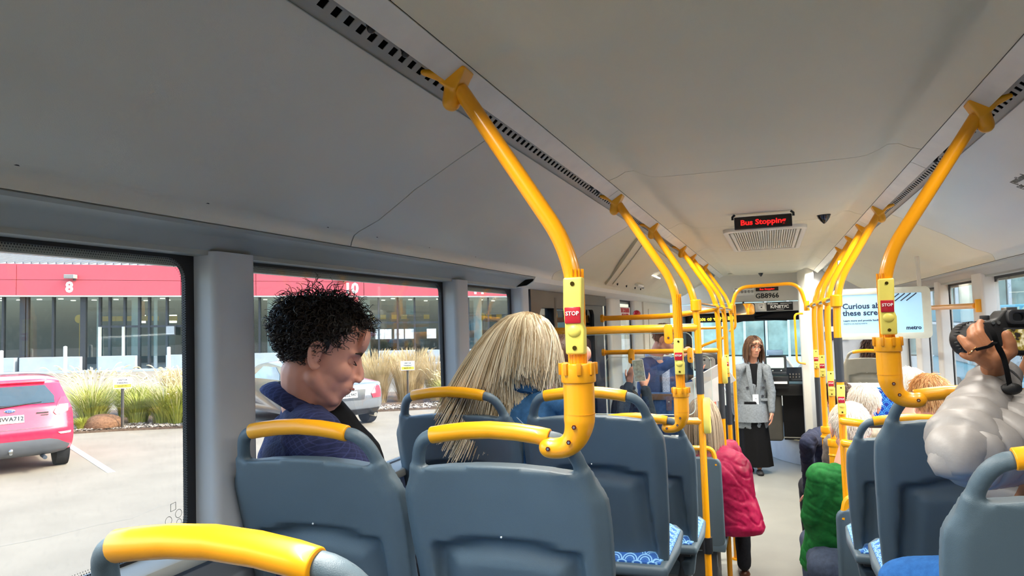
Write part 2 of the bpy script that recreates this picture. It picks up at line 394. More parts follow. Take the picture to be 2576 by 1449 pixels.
# ------------------------------------------------------------------ windows
def window(n, s, y0, y1, z0, z1, r=.045, band=.035, top=.015, x=1.262, gl=None, frit=True):
    xo = MX(-x, s)
    fr = G(); ow = rrect(y1-y0+.04, z1-z0+.04, .004, 6, (y0+y1)/2, (z0+z1)/2)
    inn = rrect(y1-y0-2*band, z1-z0-band-top, r, 6, (y0+y1)/2, (z0+band+z1-top)/2)
    ring2(fr, ow, inn, 'x', xo-.006, xo+.006)
    w = fr.build('window_%d' % n, BLACK, None, smooth=False); w['kind'] = 'structure'
    # fan of printed dots along the edge of the black border
    if frit:
        d = G(); wI, hI = y1-y0-2*band, z1-z0-band-top; cy, cz = (y0+y1)/2, (z0+band+z1-top)/2
        for q in range(3):
            P = rrect(wI-.010*(q+.6), hI-.010*(q+.6), r*.9, 6, cy, cz); L = []
            for i in range(len(P)):
                a, b = Vector(P[i]), Vector(P[(i+1) % len(P)]); m = max(1, int((b-a).length/.0055))
                for k in range(m): L.append(a+(b-a)*((k+.5*(q % 2))/m))
            rr = .0020-.0004*q; xx = MX(-x+.0075, s)
            for p in L: o = len(d.v); d.v += [(xx, p.x-rr, p.y), (xx, p.x, p.y-rr), (xx, p.x+rr, p.y), (xx, p.x, p.y+rr)]; d.f.append((o, o+1, o+2, o+3))
        d.build('printed_dots', BLACK, w, smooth=False, kind='stuff')
    G().bx(xo-.003, xo+.003, y0+.005, y1-.005, z0+.005, z1-.005).build('pane', gl or GLASS, w, smooth=False)
    return w
window(1, -1, -1.2, 1.315, 1.37, 2.05, r=.05); window(2, -1, 1.36, 2.655, 1.37, 2.05, band=.03); window(3, -1, 2.70, 3.455, 1.37, 2.05, band=.03)
for i, (a, b) in enumerate(((-1.2, -1.15), (3.0, 4.75), (4.49, 4.53), (4.9, 5.87), (5.95, 6.65), (6.8, 7.6), (7.8, 8.9))):
    if b-a > .1: window(4+i, 1, a, b, 1.02 if a > 3.5 else 1.40, 2.06, frit=False, band=.02, top=.03)
window(11, 1, 4.27, 4.48, 1.02, 2.06, frit=False, band=.012, top=.03) if False else None
window(12, -1, 5.40, 5.66, .85, 2.05, frit=False, band=.012); window(13, -1, 6.07, 6.72, .85, 2.05, frit=False, band=.012)
# pillar covers
def pillar(n, s, y0, y1, z0, z1, m, d=.06, r=.022):
    g = G(); x0, x1 = MX(-1.275, s), MX(-1.20+0, s); xi = MX(-1.265+d+.0, s)
    poly = [(x0, y0), (xi, y0)]; sgn = 1 if s < 0 else -1
    poly = [(x0, y0), (xi-sgn*r, y0)] + [(xi-sgn*r+sgn*r*math.sin(t), y0+r-r*math.cos(t)) for t in (R_(30), R_(60), R_(90))] + [(xi-sgn*r+sgn*r*math.cos(t), y1-r+r*math.sin(t)) for t in (0, R_(30), R_(60), R_(90))] + [(x0, y1)]
    g.prism(poly, 'z', z0, z1); o = g.build('pillar_cover', m, None, smooth=True, angle=50); o.name = 'trim_%d' % n; o['kind'] = 'structure'; return o
for n, (a, b) in enumerate(((1.305, 1.445), (2.64, 2.765), (3.45, 3.56))): pillar(20+n, -1, a, b, 1.40, 2.052, PILL, .072, .018)
for n, (a, b) in enumerate(((5.68, 6.06), (6.73, 7.15), (5.36, 5.41))): pillar(24+n, -1, a, b, .85, 2.06, PILR, .05)
for n, (a, b) in enumerate(((2.8, 3.0), (4.72, 4.95), (5.85, 6.0), (6.63, 6.85), (7.6, 7.8), (8.9, 9.3))): pillar(30+n, 1, a, b, 1.0 if a > 4 else 1.42, 2.07, PILR, .072, .015)
g = G().bx(1.07, 1.20, 3.25, 9.3, .99, 1.02); struct('trim_40', g, WHITEP, bevel=.006)
# left front wall panels (near the front door) and black door jamb
g = G().bx(-1.30, -1.20, 7.15, 9.1, .0, 2.06); g.bx(-1.2, -1.19, 7.4, 8.8, 1.2, 1.98); struct('wall_left_front', g, WHITEP, bevel=.01)
# ------------------------------------------------------------------ rear door (left side)
g = G(); ring2(g, rrect(1.72, 2.10, .01, 4, 4.49, 1.02), rrect(1.28, 1.70, .05, 4, 4.42, 1.10), 'x', -1.27, -1.21)
d1 = struct('door_1', g, BLKP, smooth=False)
G().bx(-1.262, -1.21, 4.06, 4.12, .2, 2.02).build('leaf_edge', BLKP, d1, bevel=.006)
G().bx(-1.25, -1.225, 4.66, 5.36, .1, 2.05).build('dark_panel', GLASSD, d1, smooth=False)
G().bx(-1.245, -1.24, 3.76, 5.1, .25, 1.98).build('pane', GLASSD, d1, smooth=False)
G().bx(-1.21, -1.185, 4.70, 5.35, 1.98, 2.06).build('door_header', BLKP, d1, smooth=False)
# ------------------------------------------------------------------ service flap in the cove above the rear door
def cv(y, u, off=0):      # u: 0 at the rail .. 1 at the lower lip on the left cove
    x = -.672 + (-1.10+.672)*u; z = 2.362 + (2.128-2.362)*u - .006*math.sin(math.pi*u); n = Vector((-.234, 0, -.44)).normalized()*-1
    n = Vector((.48, 0, -.877)); return Vector((x, y, z)) + n*off
fp = thing('service_flap', 'pale hinged service flap with keyholes in the cove above the rear door', 'service panel', tuple(cv(5.3, .5, .01)))
g = G(); C4 = [(4.25, .10), (5.75, .17), (6.35, .97), (5.05, .97)]
def q4(a, b): # bilinear over the flap
    y = (C4[0][0]*(1-a)+C4[1][0]*a)*(1-b)+(C4[3][0]*(1-a)+C4[2][0]*a)*b; u = (C4[0][1]*(1-a)+C4[1][1]*a)*(1-b)+(C4[3][1]*(1-a)+C4[2][1]*a)*b; return y, u
def slab(g, A, off0, off1, n=8):
    top = [[cv(*A(i/n, j/n), off1) for i in range(n+1)] for j in range(n+1)]; g.grid(top)
    ring = [A(i/n, 0) for i in range(n)]+[A(1, j/n) for j in range(n)]+[A(1-i/n, 1) for i in range(n)]+[A(0, 1-j/n) for j in range(n)]; ring.append(ring[0])
    g.grid([[cv(y, u, off1) for y, u in ring], [cv(y, u, off0) for y, u in ring]])
slab(g, lambda a, b: q4(-.10+1.2*a, -.04+1.06*b), -.005, .016); g.build('housing', CEIL, fp, bevel=.004)
g = G(); slab(g, lambda a, b: q4(.02+.96*a, .03+.92*b), .014, .023); g.build('flap', CEIL, fp, bevel=.003)
for a in (.10, .36, .64, .84):
    c = cv(*q4(a, .90), .026); G().sph(c, (.006, .010, .012), 10, 8).build('keyhole', BLACK, fp)
for a in (.62, .78): G().sph(cv(*q4(a, .10), .026), (.005, .008, .010), 8, 6).build('keyhole', BLACK, fp)
c = cv(*q4(.85, .42), .030); G().box(c, (.07, .20, .012), Matrix.Rotation(R_(28), 3, 'Y')).build('lamp_lens', mat('lens_bright', 'f4f4f0', .2, emit=.4), fp, bevel=.004)
c = cv(*q4(.66, .78), .034); G().box(c, (.03, .26, .020), Matrix.Rotation(R_(28), 3, 'Y')).build('grip_ledge', WHITEP, fp, bevel=.006)
c = cv(*q4(.80, .80), .044); G().box(c, (.02, .06, .016)).build('latch', STEEL, fp, bevel=.003)
# ------------------------------------------------------------------ front bulkhead, windscreen, driver partition
g = G().bx(-1.3, .36, 9.6, 9.68, 2.05, 2.55); g.bx(-1.3, .36, 9.58, 9.66, 1.925, 2.04); g.bx(.36, 1.25, 9.6, 9.68, 2.05, 2.55)
bh = struct('wall_front', g, WHITEP, bevel=.004)
g = G().bx(-1.3, 1.25, 9.25, 9.62, 2.40, 2.44); struct('ceiling_front', g, CEIL, smooth=False)
g = G(); ring2(g, rrect(2.5, 1.55, .05, 4, 0, 1.18), rrect(2.36, 1.36, .08, 4, 0, 1.22), 'y', 11.30, 11.36); ws = g.build('window_20', BLKP, None, smooth=False); ws['kind'] = 'structure'
G().bx(-1.2, 1.2, 11.32, 11.33, .5, 1.93).build('pane', glassmat('windscreen_glass', (.80, .84, .83), .04), ws, smooth=False)
g = G().bx(-1.3, 1.25, 9.6, 11.4, 1.93, 1.99); struct('ceiling_cab', g, DGREY, smooth=False)
g = G().bx(-1.3, 1.25, 11.32, 11.38, 0, .50); g.bx(1.2, 1.25, 9.3, 11.4, 0, 1.95); g.bx(-1.3, -1.25, 10.9, 11.4, 0, 1.95); struct('wall_cab', g, BLKP, smooth=False)
# black sun blind bar and dome cameras etc
sb = thing('sun_visor', 'black folded sun blind hanging across the top of the windscreen', 'sun blind', (-.05, 11.2, 1.85))
G().prism([(-.95, 1.90), (.62, 1.93), (.52, 1.80), (-.55, 1.80), (-1.0, 1.83)], 'y', 11.16, 11.2).build('blind', BLKP, sb, bevel=.005)
G().tube([(-.7, 11.14, 1.86), (.2, 11.14, 1.80)], .010, 8).build('arm', BLACK, sb); G().tube([(.0, 11.14, 1.90), (-.5, 11.14, 1.79)], .010, 8).build('arm', BLACK, sb)
# beige panel on right part of the windscreen
# partition pillar
g = G(); g.prism([(.30, 9.0), (.375, 8.94), (.47, 9.0), (.47, 9.3), (.30, 9.3)], 'z', 0.45, 2.42); struct('wall_partition', g, WHITEP, bevel=.008)
g = G().bx(.47, 1.22, 9.1, 9.14, 0.3, 2.4); struct('wall_partition_right', g, mat('partition_grey', 'b9babb', .5), smooth=False)
bk = thing('partition_bracket', 'small grey metal bracket on top of the driver partition post', 'bracket', (.37, 8.97, 2.42)); G().bx(.335, .385, 8.95, 9.0, 2.405, 2.455).build('plate', STEEL, bk, bevel=.004); G().sph((.36, 8.945, 2.43), .008).build('bolt', SCREW, bk)
# driver's raised platform with curved edge
P = [(-.08, 11.3), (-.08, 10.1)]
cx, cy, rr = 1.05, 10.55, 1.2
arc = [(cx+rr*math.cos(R_(a))*1.0, cy+rr*math.sin(R_(a))*1.0) for a in range(180, 265, 6)]
poly = [(-.15, 11.32)] + arc + [(1.2, 9.35), (1.2, 11.32)]
g = G().prism(poly, 'z', 0, .30); struct('floor_driver', g, mat('platform_side_vinyl', '8e9194', .4), bevel=.01)
g = G().prism([(p[0]*.97+.03, p[1]*.997+.03) for p in poly], 'z', .30, .305); struct('floor_driver_top', g, DARKF, smooth=False)
g = G().tube([(x, y, .305) for x, y in arc], .022, 8, flat=(1, .4)); struct('trim_50', g, mat('step_edge_strip', 'e8e4c0', .5))
# ================================================================== SIGNS AND FITTINGS
def led_sign(name, label, c, w, h, msg, size, col=('ff2a20')):
    t = thing(name, label, 'led sign', c); x, y, z = c
    G().box((x, y, z), (w, .03, h)).build('case', BLKP, t, bevel=.003)
    G().box((x, y-.0155, z), (w*.96, .002, h*.82)).build('display_face', mat('led_face', '0a0506', .25), t)
    text(msg, size, frame((x, y-.0175, z), (1, 0, 0), (0, 0, 1)), mat('led_red', 'e01818', .5, emit=.45), t, bold=.0012, sx=1.12)
    return t
c = (-.022, 3.72, 2.325)
t = led_sign('led_sign', 'black hanging led sign with red Bus Stopping message under the middle of the ceiling', c, .268, .062, 'Bus Stopping', .036)
for sx in (-1, 1): G().tube([(c[0]+sx*.13, 3.72, 2.37), (c[0]+sx*.142, 3.72, 2.36), (c[0]+sx*.142, 3.72, 2.345)], .006, 8).build('bracket', BLKP, t)
# air return grille
va = thing('ceiling_vent', 'pale louvred air vent in the middle of the ceiling', 'ceiling vent', (-.02, 4.95, 2.38))
g = G(); ring2(g, rrect(.46, 1.36, .07, 6, -.02, 4.98), rrect(.40, 1.24, .04, 6, -.02, 4.98), 'z', 2.352, 2.385); g.build('frame', WHITEP, va, bevel=.008)
G().bx(-.21, .17, 4.38, 5.58, 2.376, 2.380).build('backing', DGREY, va, smooth=False)
for i in range(26):
    x = -.185+i*.0132; G().box((x, 4.98, 2.362), (.0075, 1.14, .010)).build('slat', LED, va, smooth=False)
for x in (-.203, .163): G().bx(x-.010, x+.010, 4.4, 5.56, 2.352, 2.366).build('end_strip', LED, va, bevel=.003)
for p, r, lb in (((.275, 4.02, 2.37), .034, 'black dome camera on the ceiling right of the louvred vent'), ((-.105, 8.9, 2.37), .03, 'small black dome camera on the ceiling above the front bulkhead')):
    t = thing('dome_camera', lb, 'camera', p); G().cyl((p[0], p[1], 2.382), (p[0], p[1], 2.372), r, r, 20).build('base', BLKP, t); G().tube([(p[0], p[1], 2.373), (p[0], p[1], 2.360), (p[0], p[1], 2.345), (p[0], p[1], 2.330)], [r*.97, r*.85, r*.55, r*.12], 20).build('dome', mat('smoked_dome', '101012', .15, coat=.5), t)
# front header board
t = thing('number_panel', 'black print GB8966 on the pale bulkhead below the small led display', 'lettering', (-.05, 9.598, 2.12)); text('GB8966', .085, frame((-.05, 9.597, 2.12), (1, 0, 0), (0, 0, 1)), BLTXT, t, bold=.002)
led_sign('led_display', 'small front led display reading Bus Stopping above the fleet number', (-.048, 9.585, 2.205), .27, .045, 'Bus Stopping', .030)
t = thing('pictogram_notice', 'pale notice with six round black pictograms left of the front led display', 'notice', (-.33, 9.597, 2.19)); G().bx(-.455, -.205, 9.592, 9.60, 2.135, 2.24).build('board', mat('notice_board', 'e6e4dc', .6), t, smooth=False)
G().bx(-.44, -.22, 9.5905, 9.592, 2.222, 2.228).build('print_line', BLTXT, t, smooth=False)
for i in range(6):
    cx_ = -.435+i*.042; r = G(); r.tube([(cx_+.016*math.cos(a), 9.591, 2.185+.016*math.sin(a)) for a in [k*math.pi/8 for k in range(16)]], .0018, 5, closed=True); r.sph((cx_, 9.591, 2.191), (.005, .002, .005), 8, 6); r.box((cx_, 9.591, 2.180), (.008, .002, .012)); r.build('pictogram', BLTXT, t)
t = thing('welcome_sign', 'black Welcome sign with white bold lettering under the fleet number', 'sign', (.09, 9.575, 1.985)); G().bx(-.065, .245, 9.568, 9.58, 1.93, 2.035).build('plate', mat('sign_black', '121216', .5), t)
text('Welcome', .032, frame((-.055, 9.566, 2.018), (1, 0, 0), (0, 0, 1)), WHTXT, t, bold=.0012, align='LEFT'); text('K/NET/C', .052, frame((.09, 9.566, 1.978), (1, 0, 0), (0, 0, 1)), WHTXT, t, bold=.0022, sx=1.1)
G().bx(.10, .235, 9.566, 9.567, 2.015, 2.021).build('print_line', WHTXT, t, smooth=False); G().bx(.05, .14, 9.566, 9.567, 1.944, 1.949).build('print_line', WHTXT, t, smooth=False)
t = thing('small_notice', 'small pale sticker with black arrow between mirror and welcome sign', 'notice', (-.12, 9.578, 1.99)); G().bx(-.165, -.085, 9.573, 9.58, 1.95, 2.03).build('sticker', mat('notice_board', 'e6e4dc', .6), t, smooth=False)
G().prism([(-.14, 1.985), (-.11, 1.985), (-.125, 1.968)], 'y', 9.572, 9.573).build('arrow', BLTXT, t, smooth=False); G().bx(-.15, -.10, 9.572, 9.573, 2.005, 2.010).build('print_line', BLTXT, t, smooth=False)
t = thing('interior_mirror', 'rounded rectangular mirror under the front bulkhead by the windscreen', 'mirror', (-.33, 9.45, 1.97))
g = G().prism(rrect(.285, .155, .035, 6, -.34, 1.96), 'y', 9.44, 9.46); g.build('housing', BLKP, t, bevel=.004); G().prism(rrect(.268, .138, .03, 6, -.34, 1.96), 'y', 9.436, 9.44).build('mirror_glass', mat('mirror_silver', 'd8d8d8', .04, 1, var=0), t, smooth=False)
G().tube([(-.34, 9.46, 2.0), (-.34, 9.58, 2.05)], .012, 8).build('arm', BLKP, t)
# passenger information screen, hung crossways on the right
Y = 5.0
t = thing('information_screen', 'wide pale framed screen showing blue Curious about these screens notice, hung on the right', 'screen', (.63, Y, 1.86))
x0, x1, z0, z1 = .365, .915, 1.695, 2.015
g = G(); ring2(g, rrect(x1-x0, z1-z0, .03, 6, (x0+x1)/2, (z0+z1)/2), rrect(x1-x0-.085, z1-z0-.075, .006, 6, (x0+x1)/2-.005, (z0+z1)/2), 'y', Y-.012, Y+.02); g.build('frame', mat('screen_frame', 'd9e0d6', .25), t, bevel=.003)
G().bx(x0+.035, x1-.035, Y-.006, Y+.016, z0+.03, z1-.03).build('display_face', mat('screen_blue', '9fcbe6', .3, var=.05, ns=3, emit=.22), t, smooth=False)
NAVY = mat('navy_print', '16284e', .6)
text('Curious about', .048, frame((x0+.055, Y-.0075, 1.905), (1, 0, 0), (0, 0, 1)), NAVY, t, bold=.0012, align='LEFT'); text('these screens?', .048, frame((x0+.055, Y-.0075, 1.862), (1, 0, 0), (0, 0, 1)), NAVY, t, bold=.0012, align='LEFT')
text('Learn more and provide feedback', .0165, frame((x0+.057, Y-.0075, 1.815), (1, 0, 0), (0, 0, 1)), NAVY, t, bold=.0004, align='LEFT'); text('metro.co.nz/screens', .0165, frame((x0+.057, Y-.0075, 1.797), (1, 0, 0), (0, 0, 1)), NAVY, t, align='LEFT')
text('metro', .033, frame((x1-.10, Y-.0075, 1.762), (1, 0, 0), (0, 0, 1)), NAVY, t, bold=.001)
for i in range(5):
    xx = .70+i*.032; pts = smoothpath([(xx-.045, Y-.0075, 1.93-.00*i), (xx+.012, Y-.0075, 1.975)], .01); G().tube(pts, .0035, 6).build('stripe', NAVY, t)
for x in (.42, .86): G().tube([(x, Y, 2.01), (x, Y+.02, 2.20)], .012, 8).build('hanger', WHITEP, t)
t = thing('emergency_sign', 'small red and white emergency exit sticker on a left window beside the door', 'sign', (-1.25, 6.4, 1.95)); G().bx(-1.246, -1.24, 6.15, 6.62, 1.87, 1.985).build('sticker', mat('sticker_white', 'efe6e4', .5), t, smooth=False)
text('EMERGENCY EXIT', .050, frame((-1.2385, 6.38, 1.955), (0, 1, 0), (0, 0, 1)), mat('red_print', 'c81e28', .5), t, bold=.003, mirror=True, sx=.95); text('BREAK GLASS', .050, frame((-1.2385, 6.38, 1.905), (0, 1, 0), (0, 0, 1)), mat('red_print', 'c81e28', .5), t, bold=.003, mirror=True)
t = thing('emergency_hammer', 'red emergency hammer knob beside the exit sticker', 'hammer', (-1.2, 6.70, 1.93)); G().sph((-1.195, 6.72, 1.925), .035).build('knob', REDB, t); G().cyl((-1.195, 6.78, 1.925), (-1.195, 6.66, 1.925), .014).build('holder', REDB, t)
t = thing('exit_sticker', 'red lettered exit sticker at the top of a right window behind the screen', 'sign', (1.19, 6.1, 1.95)); G().bx(1.184, 1.188, 5.99, 6.32, 1.87, 2.0).build('sticker', mat('sticker_white', 'efe6e4', .5), t, smooth=False)
text('EMERGENCY', .046, frame((1.182, 6.16, 1.965), (0, -1, 0), (0, 0, 1)), mat('red_print', 'c81e28', .5), t, bold=.003, mirror=True); text('EXIT', .050, frame((1.182, 6.16, 1.91), (0, -1, 0), (0, 0, 1)), mat('red_print', 'c81e28', .5), t, bold=.004, mirror=True)
t = thing('route_display', 'yellow led destination lettering seen reversed above the left of the windscreen', 'led sign', (-.75, 10.9, 1.93)); G().bx(-1.1, -.25, 10.92, 10.96, 1.80, 1.90).build('case', BLKP, t, smooth=False)
text('Hail driver to stop', .075, frame((-.78, 10.915, 1.85), (1, 0, 0), (0, 0, 1)), mat('led_yellow', 'ffe23a', .5, emit=.7), t, bold=.002, mirror=True)
# glazing mark at the foot of the first window
t = thing('glazing_mark', 'small grey printed glazing marks at the lower corner of the nearest window', 'marking', (-1.25, 1.13, 1.5))
GM = mat('grey_print', '6a6a60', .6); q = atX(435, 1300, -1.253)
for dy, dz, rr in ((-.012, -.006, .009), (.016, .003, .009), (.017, -.016, .007)): G().tube([(-1.253, q.y+dy+rr*math.cos(a), q.z+dz+rr*math.sin(a)) for a in [k*math.pi/8 for k in range(16)]], .0006, 4, closed=True).build('ring_mark', GM, t)
G().tube([(-1.253, q.y+a, q.z+b) for a, b in ((-.006, .012), (-.006, .028), (.008, .030), (.008, .014))], .0008, 4, closed=True).build('book_mark', GM, t)
text('SAFETY', .008, frame((-1.253, q.y-.012, q.z-.024), (0, 1, 0), (0, 0, 1)), GM, t); text('A L 2', .006, frame((-1.253, q.y, q.z-.034), (0, 1, 0), (0, 0, 1)), GM, t)
# ================================================================== SEATS
def seat_proto():
    root = thing('bus_seat', 'x', 'seat')
    K = 1.075
    def zt(u): return .822+.012*(1-min(1, (u/.15))**2)
    def hw(z):
        P = [(.28, .165), (.40, .185), (.55, .197), (.72, .203), (.773, .201), (.790, .193), (.813, .180), (.84, .171)]
        if z <= P[0][0]: return P[0][1]
        for (a, b), (c_, d) in zip(P[:-1], P[1:]):
            if z <= c_: t = (z-a)/(c_-a); return b+(d-b)*t
        return P[-1][1]
    def yb(z): return (.90-z)*.27
    def sst(x): x = max(0, min(1, x)); return x*x*(3-2*x)
    def rec(u, z):
        za = .692-.022*(u/.15)**2; ub = .150+(.67-z)*.05; d = min(za-z, ub-abs(u), z-.34)
        if d < 0: return 0
        return .028*sst(d/.009)-.021*sst((d-.007)/.055)
    N = 44; rb, rf = [], []
    for j in range(N+1):
        t = j/N; r1, r2 = [], []
        for i in range(N+1):
            s = -1+2*i/N; ztop = zt(s*.171) if abs(s) < .9 else zt(.15)+.004; z = .28+(ztop-.28)*t; w = hw(z); u = s*w
            edge = sst((abs(s)-.86)/.14)
            y = yb(z)+rec(u, z)+edge*.014-.006*(1-s*s)
            r1.append((u, y, z)); r2.append((u, yb(z)+.042+edge*.004, z))
        rb.append(r1); rf.append(r2)
    g = G(); g.grid(rb); g.grid(rf)
    for A in ((lambda R: R[0]), (lambda R: R[-1]), (lambda R: [r[0] for r in R]), (lambda R: [r[-1] for r in R])): g.grid([A(rb), A(rf)])
    pts = smoothpath([(-.167, yb(.77)+.022, .77), (-.160, yb(.84)+.016, .845), (-.138, .012, .884), (-.07, .008, .897), (0, .008, .901), (.07, .008, .897), (.138, .012, .884), (.160, yb(.84)+.016, .845), (.167, yb(.77)+.022, .77)], .022, 5)
    rs = [.0155 if (p.z < .80) else .0135 for p in pts]; g.tube(pts, rs, 14)
    for sx in (-1, 1): g.tube([(sx*.172, yb(.70)+.02, .72), (sx*.170, yb(.79)+.02, .79), (sx*.164, yb(.83)+.016, .83)], [.014, .019, .015], 12)
    g.v = [tuple(Vector(p)*K) for p in g.v]
    g.build('backrest', GREYS, root, vox=.005, sm=4)
    gp = [Vector(p)*K for p in ((-.118, .008, .889), (-.09, .008, .8935), (-.05, .008, .8985), (0, .008, .901), (.05, .008, .8985), (.09, .008, .8935), (.113, .008, .889))]
    gr = G().tube(gp, [.0172]*7, 20); gr.build('grip', YEL2, root, bevel=.002, angle=50)
    for sx in (0,): G().sph((0, (yb(.697)-.006)*K, .697*K), .0022).build('mould_mark', mat('pale_dot', 'cfd6da', .5), root)
    # upholstery
    rows = []
    for j in range(13):
        z = .43+.36*j/12; r = []
        for i in range(13):
            s = -1+2*i/12; w = hw(z)*.86; e = max(abs(s), abs(2*j/12-1)); r.append((s*w, yb(z)+.044+.026*(1-e**6), z))
        rows.append(r)
    g = G().grid(rows); g.v = [tuple(Vector(p)*K) for p in g.v]; g.build('back_cushion', FAB, root, solid=.004)
    rows = []
    for j in range(15):
        y = .10+.40*j/14; r = []
        for i in range(15):
            s = -1+2*i/14; e = max(abs(s)**5, abs(2*j/14-1)**5); w = .185 if j > 1 else .17; r.append((s*w*(1-.10*max(0, (j-11)/3)**2), y, .452-.030*e-(.02*max(0, (j-11)/3)**2)))
        rows.append(r)
    g = G().grid(rows); g.grid([[(x*1.0, y, .40) for x, y, z in rows[0]], [p for p in rows[0]]]); g.grid([[(x, y, .40) for x, y, z in rows[-1]], rows[-1]])
    for q in (0, -1): g.grid([[r[q] for r in rows], [(r[q][0], r[q][1], .40) for r in rows]])
    g.v = [tuple(Vector(p)*K) for p in g.v]; g.build('seat_cushion', FAB2, root)
    g = G().prism([(-.190, .08), (.190, .08), (.200, .30), (.190, .46), (.165, .515), (-.165, .515), (-.190, .46), (-.200, .30)], 'z', .385, .418); g.v = [tuple(Vector(p)*K) for p in g.v]; g.build('seat_pan', GREYS, root, bevel=.012, seg=3)
    for y in (.16, .42):
        g = G().bx(-.16, .16, y-.02, y+.02, .36, .392); g.v = [tuple(Vector(p)*K) for p in g.v]; g.build('cross_bar', DGREY, root, bevel=.004)
    for sx in (-.12, .12):
        g = G().tube([(sx, .42, .37), (sx, .34, .0)], .016, 8).tube([(sx, .16, .37), (sx, .22, 0)], .016, 8); g.v = [tuple(Vector(p)*K) for p in g.v]; g.build('leg', DGREY, root)
    return root
seat0 = seat_proto(); used = [False]
def seat(x, y, ztop, label, group='slate grey bus seats with yellow grips', rz=0, sc=1, backmat=None, fl=None):
    zb = ztop-.918*1.075*.999
    M = Matrix.Translation((x, y, ztop-.918*1.075*.995*sc+.001)) @ Matrix.Rotation(rz, 4, 'Z') @ Matrix.Diagonal((sc, sc, sc, 1))
    if not used[0]: o = seat0; o.matrix_world = M; MW[o.name] = M; used[0] = True
    else: o = copy_tree(seat0, None, M)
    o['label'] = label; o['category'] = 'seat'; o['group'] = group; return o
XA, XW, XR, XR2 = -.53, -.975, .452, .895
seat(XA, .563, 1.668, 'slate seat nearest the viewer, only its yellow grip showing at the bottom left')
s_a = seat(XW, 1.30, 1.668, 'slate seat behind the curly haired man, yellow grip across his back')
s_b = seat(XA, 1.30, 1.669, 'large slate seat back in the middle foreground carrying the near left pole')
seat(XW, 2.06, 1.668, 'slate seat by the window in front of the curly haired man, behind the blonde woman')
seat(XA, 2.06, 1.668, 'slate aisle seat ahead of the middle foreground seat, under the blonde woman\'s denim shoulder')
seat(XW, 2.86, 1.49, 'slate window seat of the lower left row carrying the bald man')
seat(XA, 2.86, 1.49, 'slate aisle seat of the lower left row carrying the second pole elbow')
seat(XR, 1.25, 1.662, 'pale grey lit seat back at the bottom right edge in front of the photographer')
seat(XR2, 1.25, 1.662, 'slate window seat at the far right edge behind the white puffer jacket')
seat(XR, 2.04, 1.672, 'dark slate aisle seat on the right carrying the near right pole'); seat(XR2, 2.04, 1.672, 'dark slate window seat on the right behind the photographer\'s elbow')
seat(XR, 2.90, 1.492, 'slate aisle seat on the right of the lower row beside the floor pole'); seat(XR2, 2.90, 1.492, 'slate window seat of the lower right row below the reddish blond head')
# front-right rear facing seats on the wheel arch
g = G().bx(.45, 1.25, 6.9, 9.1, 0, .55); struct('floor_wheel_arch', g, DARKF, bevel=.03)
s = seat(.86, 7.9, 1.50, 'beige backed seat with yellow grip carrying the brown haired passenger near the front')
for ch in s.children:
    if ch.name.startswith('backrest'): me = ch.data.copy(); me.materials.clear(); me.materials.append(mat('beige_seat_plastic', '8f8a7c', .5)); ch.data = me
# rear-facing seat, its printed upholstery towards us
t = thing('rear_facing_seat', 'seat turned towards us with blue fan patterned backrest beside the floor pole', 'seat', (.70, 6.6, 0))
g = G(); ow = rrect(.46, .62, .07, 6, .70, .97); g.prism(ow, 'y', 6.62, 6.66); g.build('backrest', WHITEP, t, bevel=.012); G().prism(rrect(.42, .56, .06, 6, .70, .965), 'y', 6.595, 6.625).build('back_cushion', scalemat('fan_scale_bold', '12389c', '49a0f0', 14), t, bevel=.012)
G().bx(.49, .91, 6.2, 6.62, .62, .70).build('seat_cushion', scalemat('fan_scale_bold_s', '12389c', '49a0f0', 14, ('X', 'Y')), t, bevel=.03, seg=3); G().bx(.50, .90, 6.25, 6.62, 0, .62).build('pedestal', DGREY, t, bevel=.02)
# plain dark seats on the low floor
def plain_seat(x, y, ztop, label, w=.44, z0=.42, grip=True, hole=False):
    t = thing('priority_seat', label, 'seat', (x, y, 0), group='plain dark low floor seats')
    n = rrect(w, ztop-.40, .05, 5, x, (ztop+.40)/2); g = G().prism(n, 'y', y, y+.045); i0 = len(g.v); g.v = [(a, b+(ztop-c_)*.12, c_) for a, b, c_ in g.v]; g.build('backrest', GREYS, t, bevel=.014, seg=3)
    G().bx(x-w/2+.01, x+w/2-.01, y+.08, y+.50, z0, z0+.06).build('seat_cushion', FAB2, t, bevel=.02, seg=3); G().bx(x-w/2, x+w/2, y+.07, y+.51, z0-.05, z0+.002).build('seat_pan', GREYS, t, bevel=.01)
    G().bx(x-w/2+.06, x+w/2-.06, y+.14, y+.44, 0, z0-.04).build('pedestal', DGREY, t, bevel=.01)
    if grip: G().tube(smoothpath([(x-w/2+.03, y+.02, ztop-.05), (x-w/2+.05, y+.02, ztop+.055), (x+w/2-.05, y+.02, ztop+.055), (x+w/2-.03, y+.02, ztop-.05)], .04), .016, 10).build('grip', YEL2, t)
    return t
plain_seat(-.60, 4.72, .98, 'dark grey seat back behind the magenta coat', w=.50); plain_seat(-1.0, 4.45, 1.02, 'dark grey seat by the rear door behind the person filming with a phone', w=.40)
plain_seat(.46, 3.78, .93, 'dark seat carrying the man in the green shirt'); plain_seat(.92, 3.85, 1.02, 'dark window seat carrying the reddish blond passenger'); plain_seat(.50, 4.95, .95, 'dark seat carrying the man in the navy suit'); plain_seat(.95, 4.62, 1.0, 'dark window seat carrying the white haired passenger by the glass')
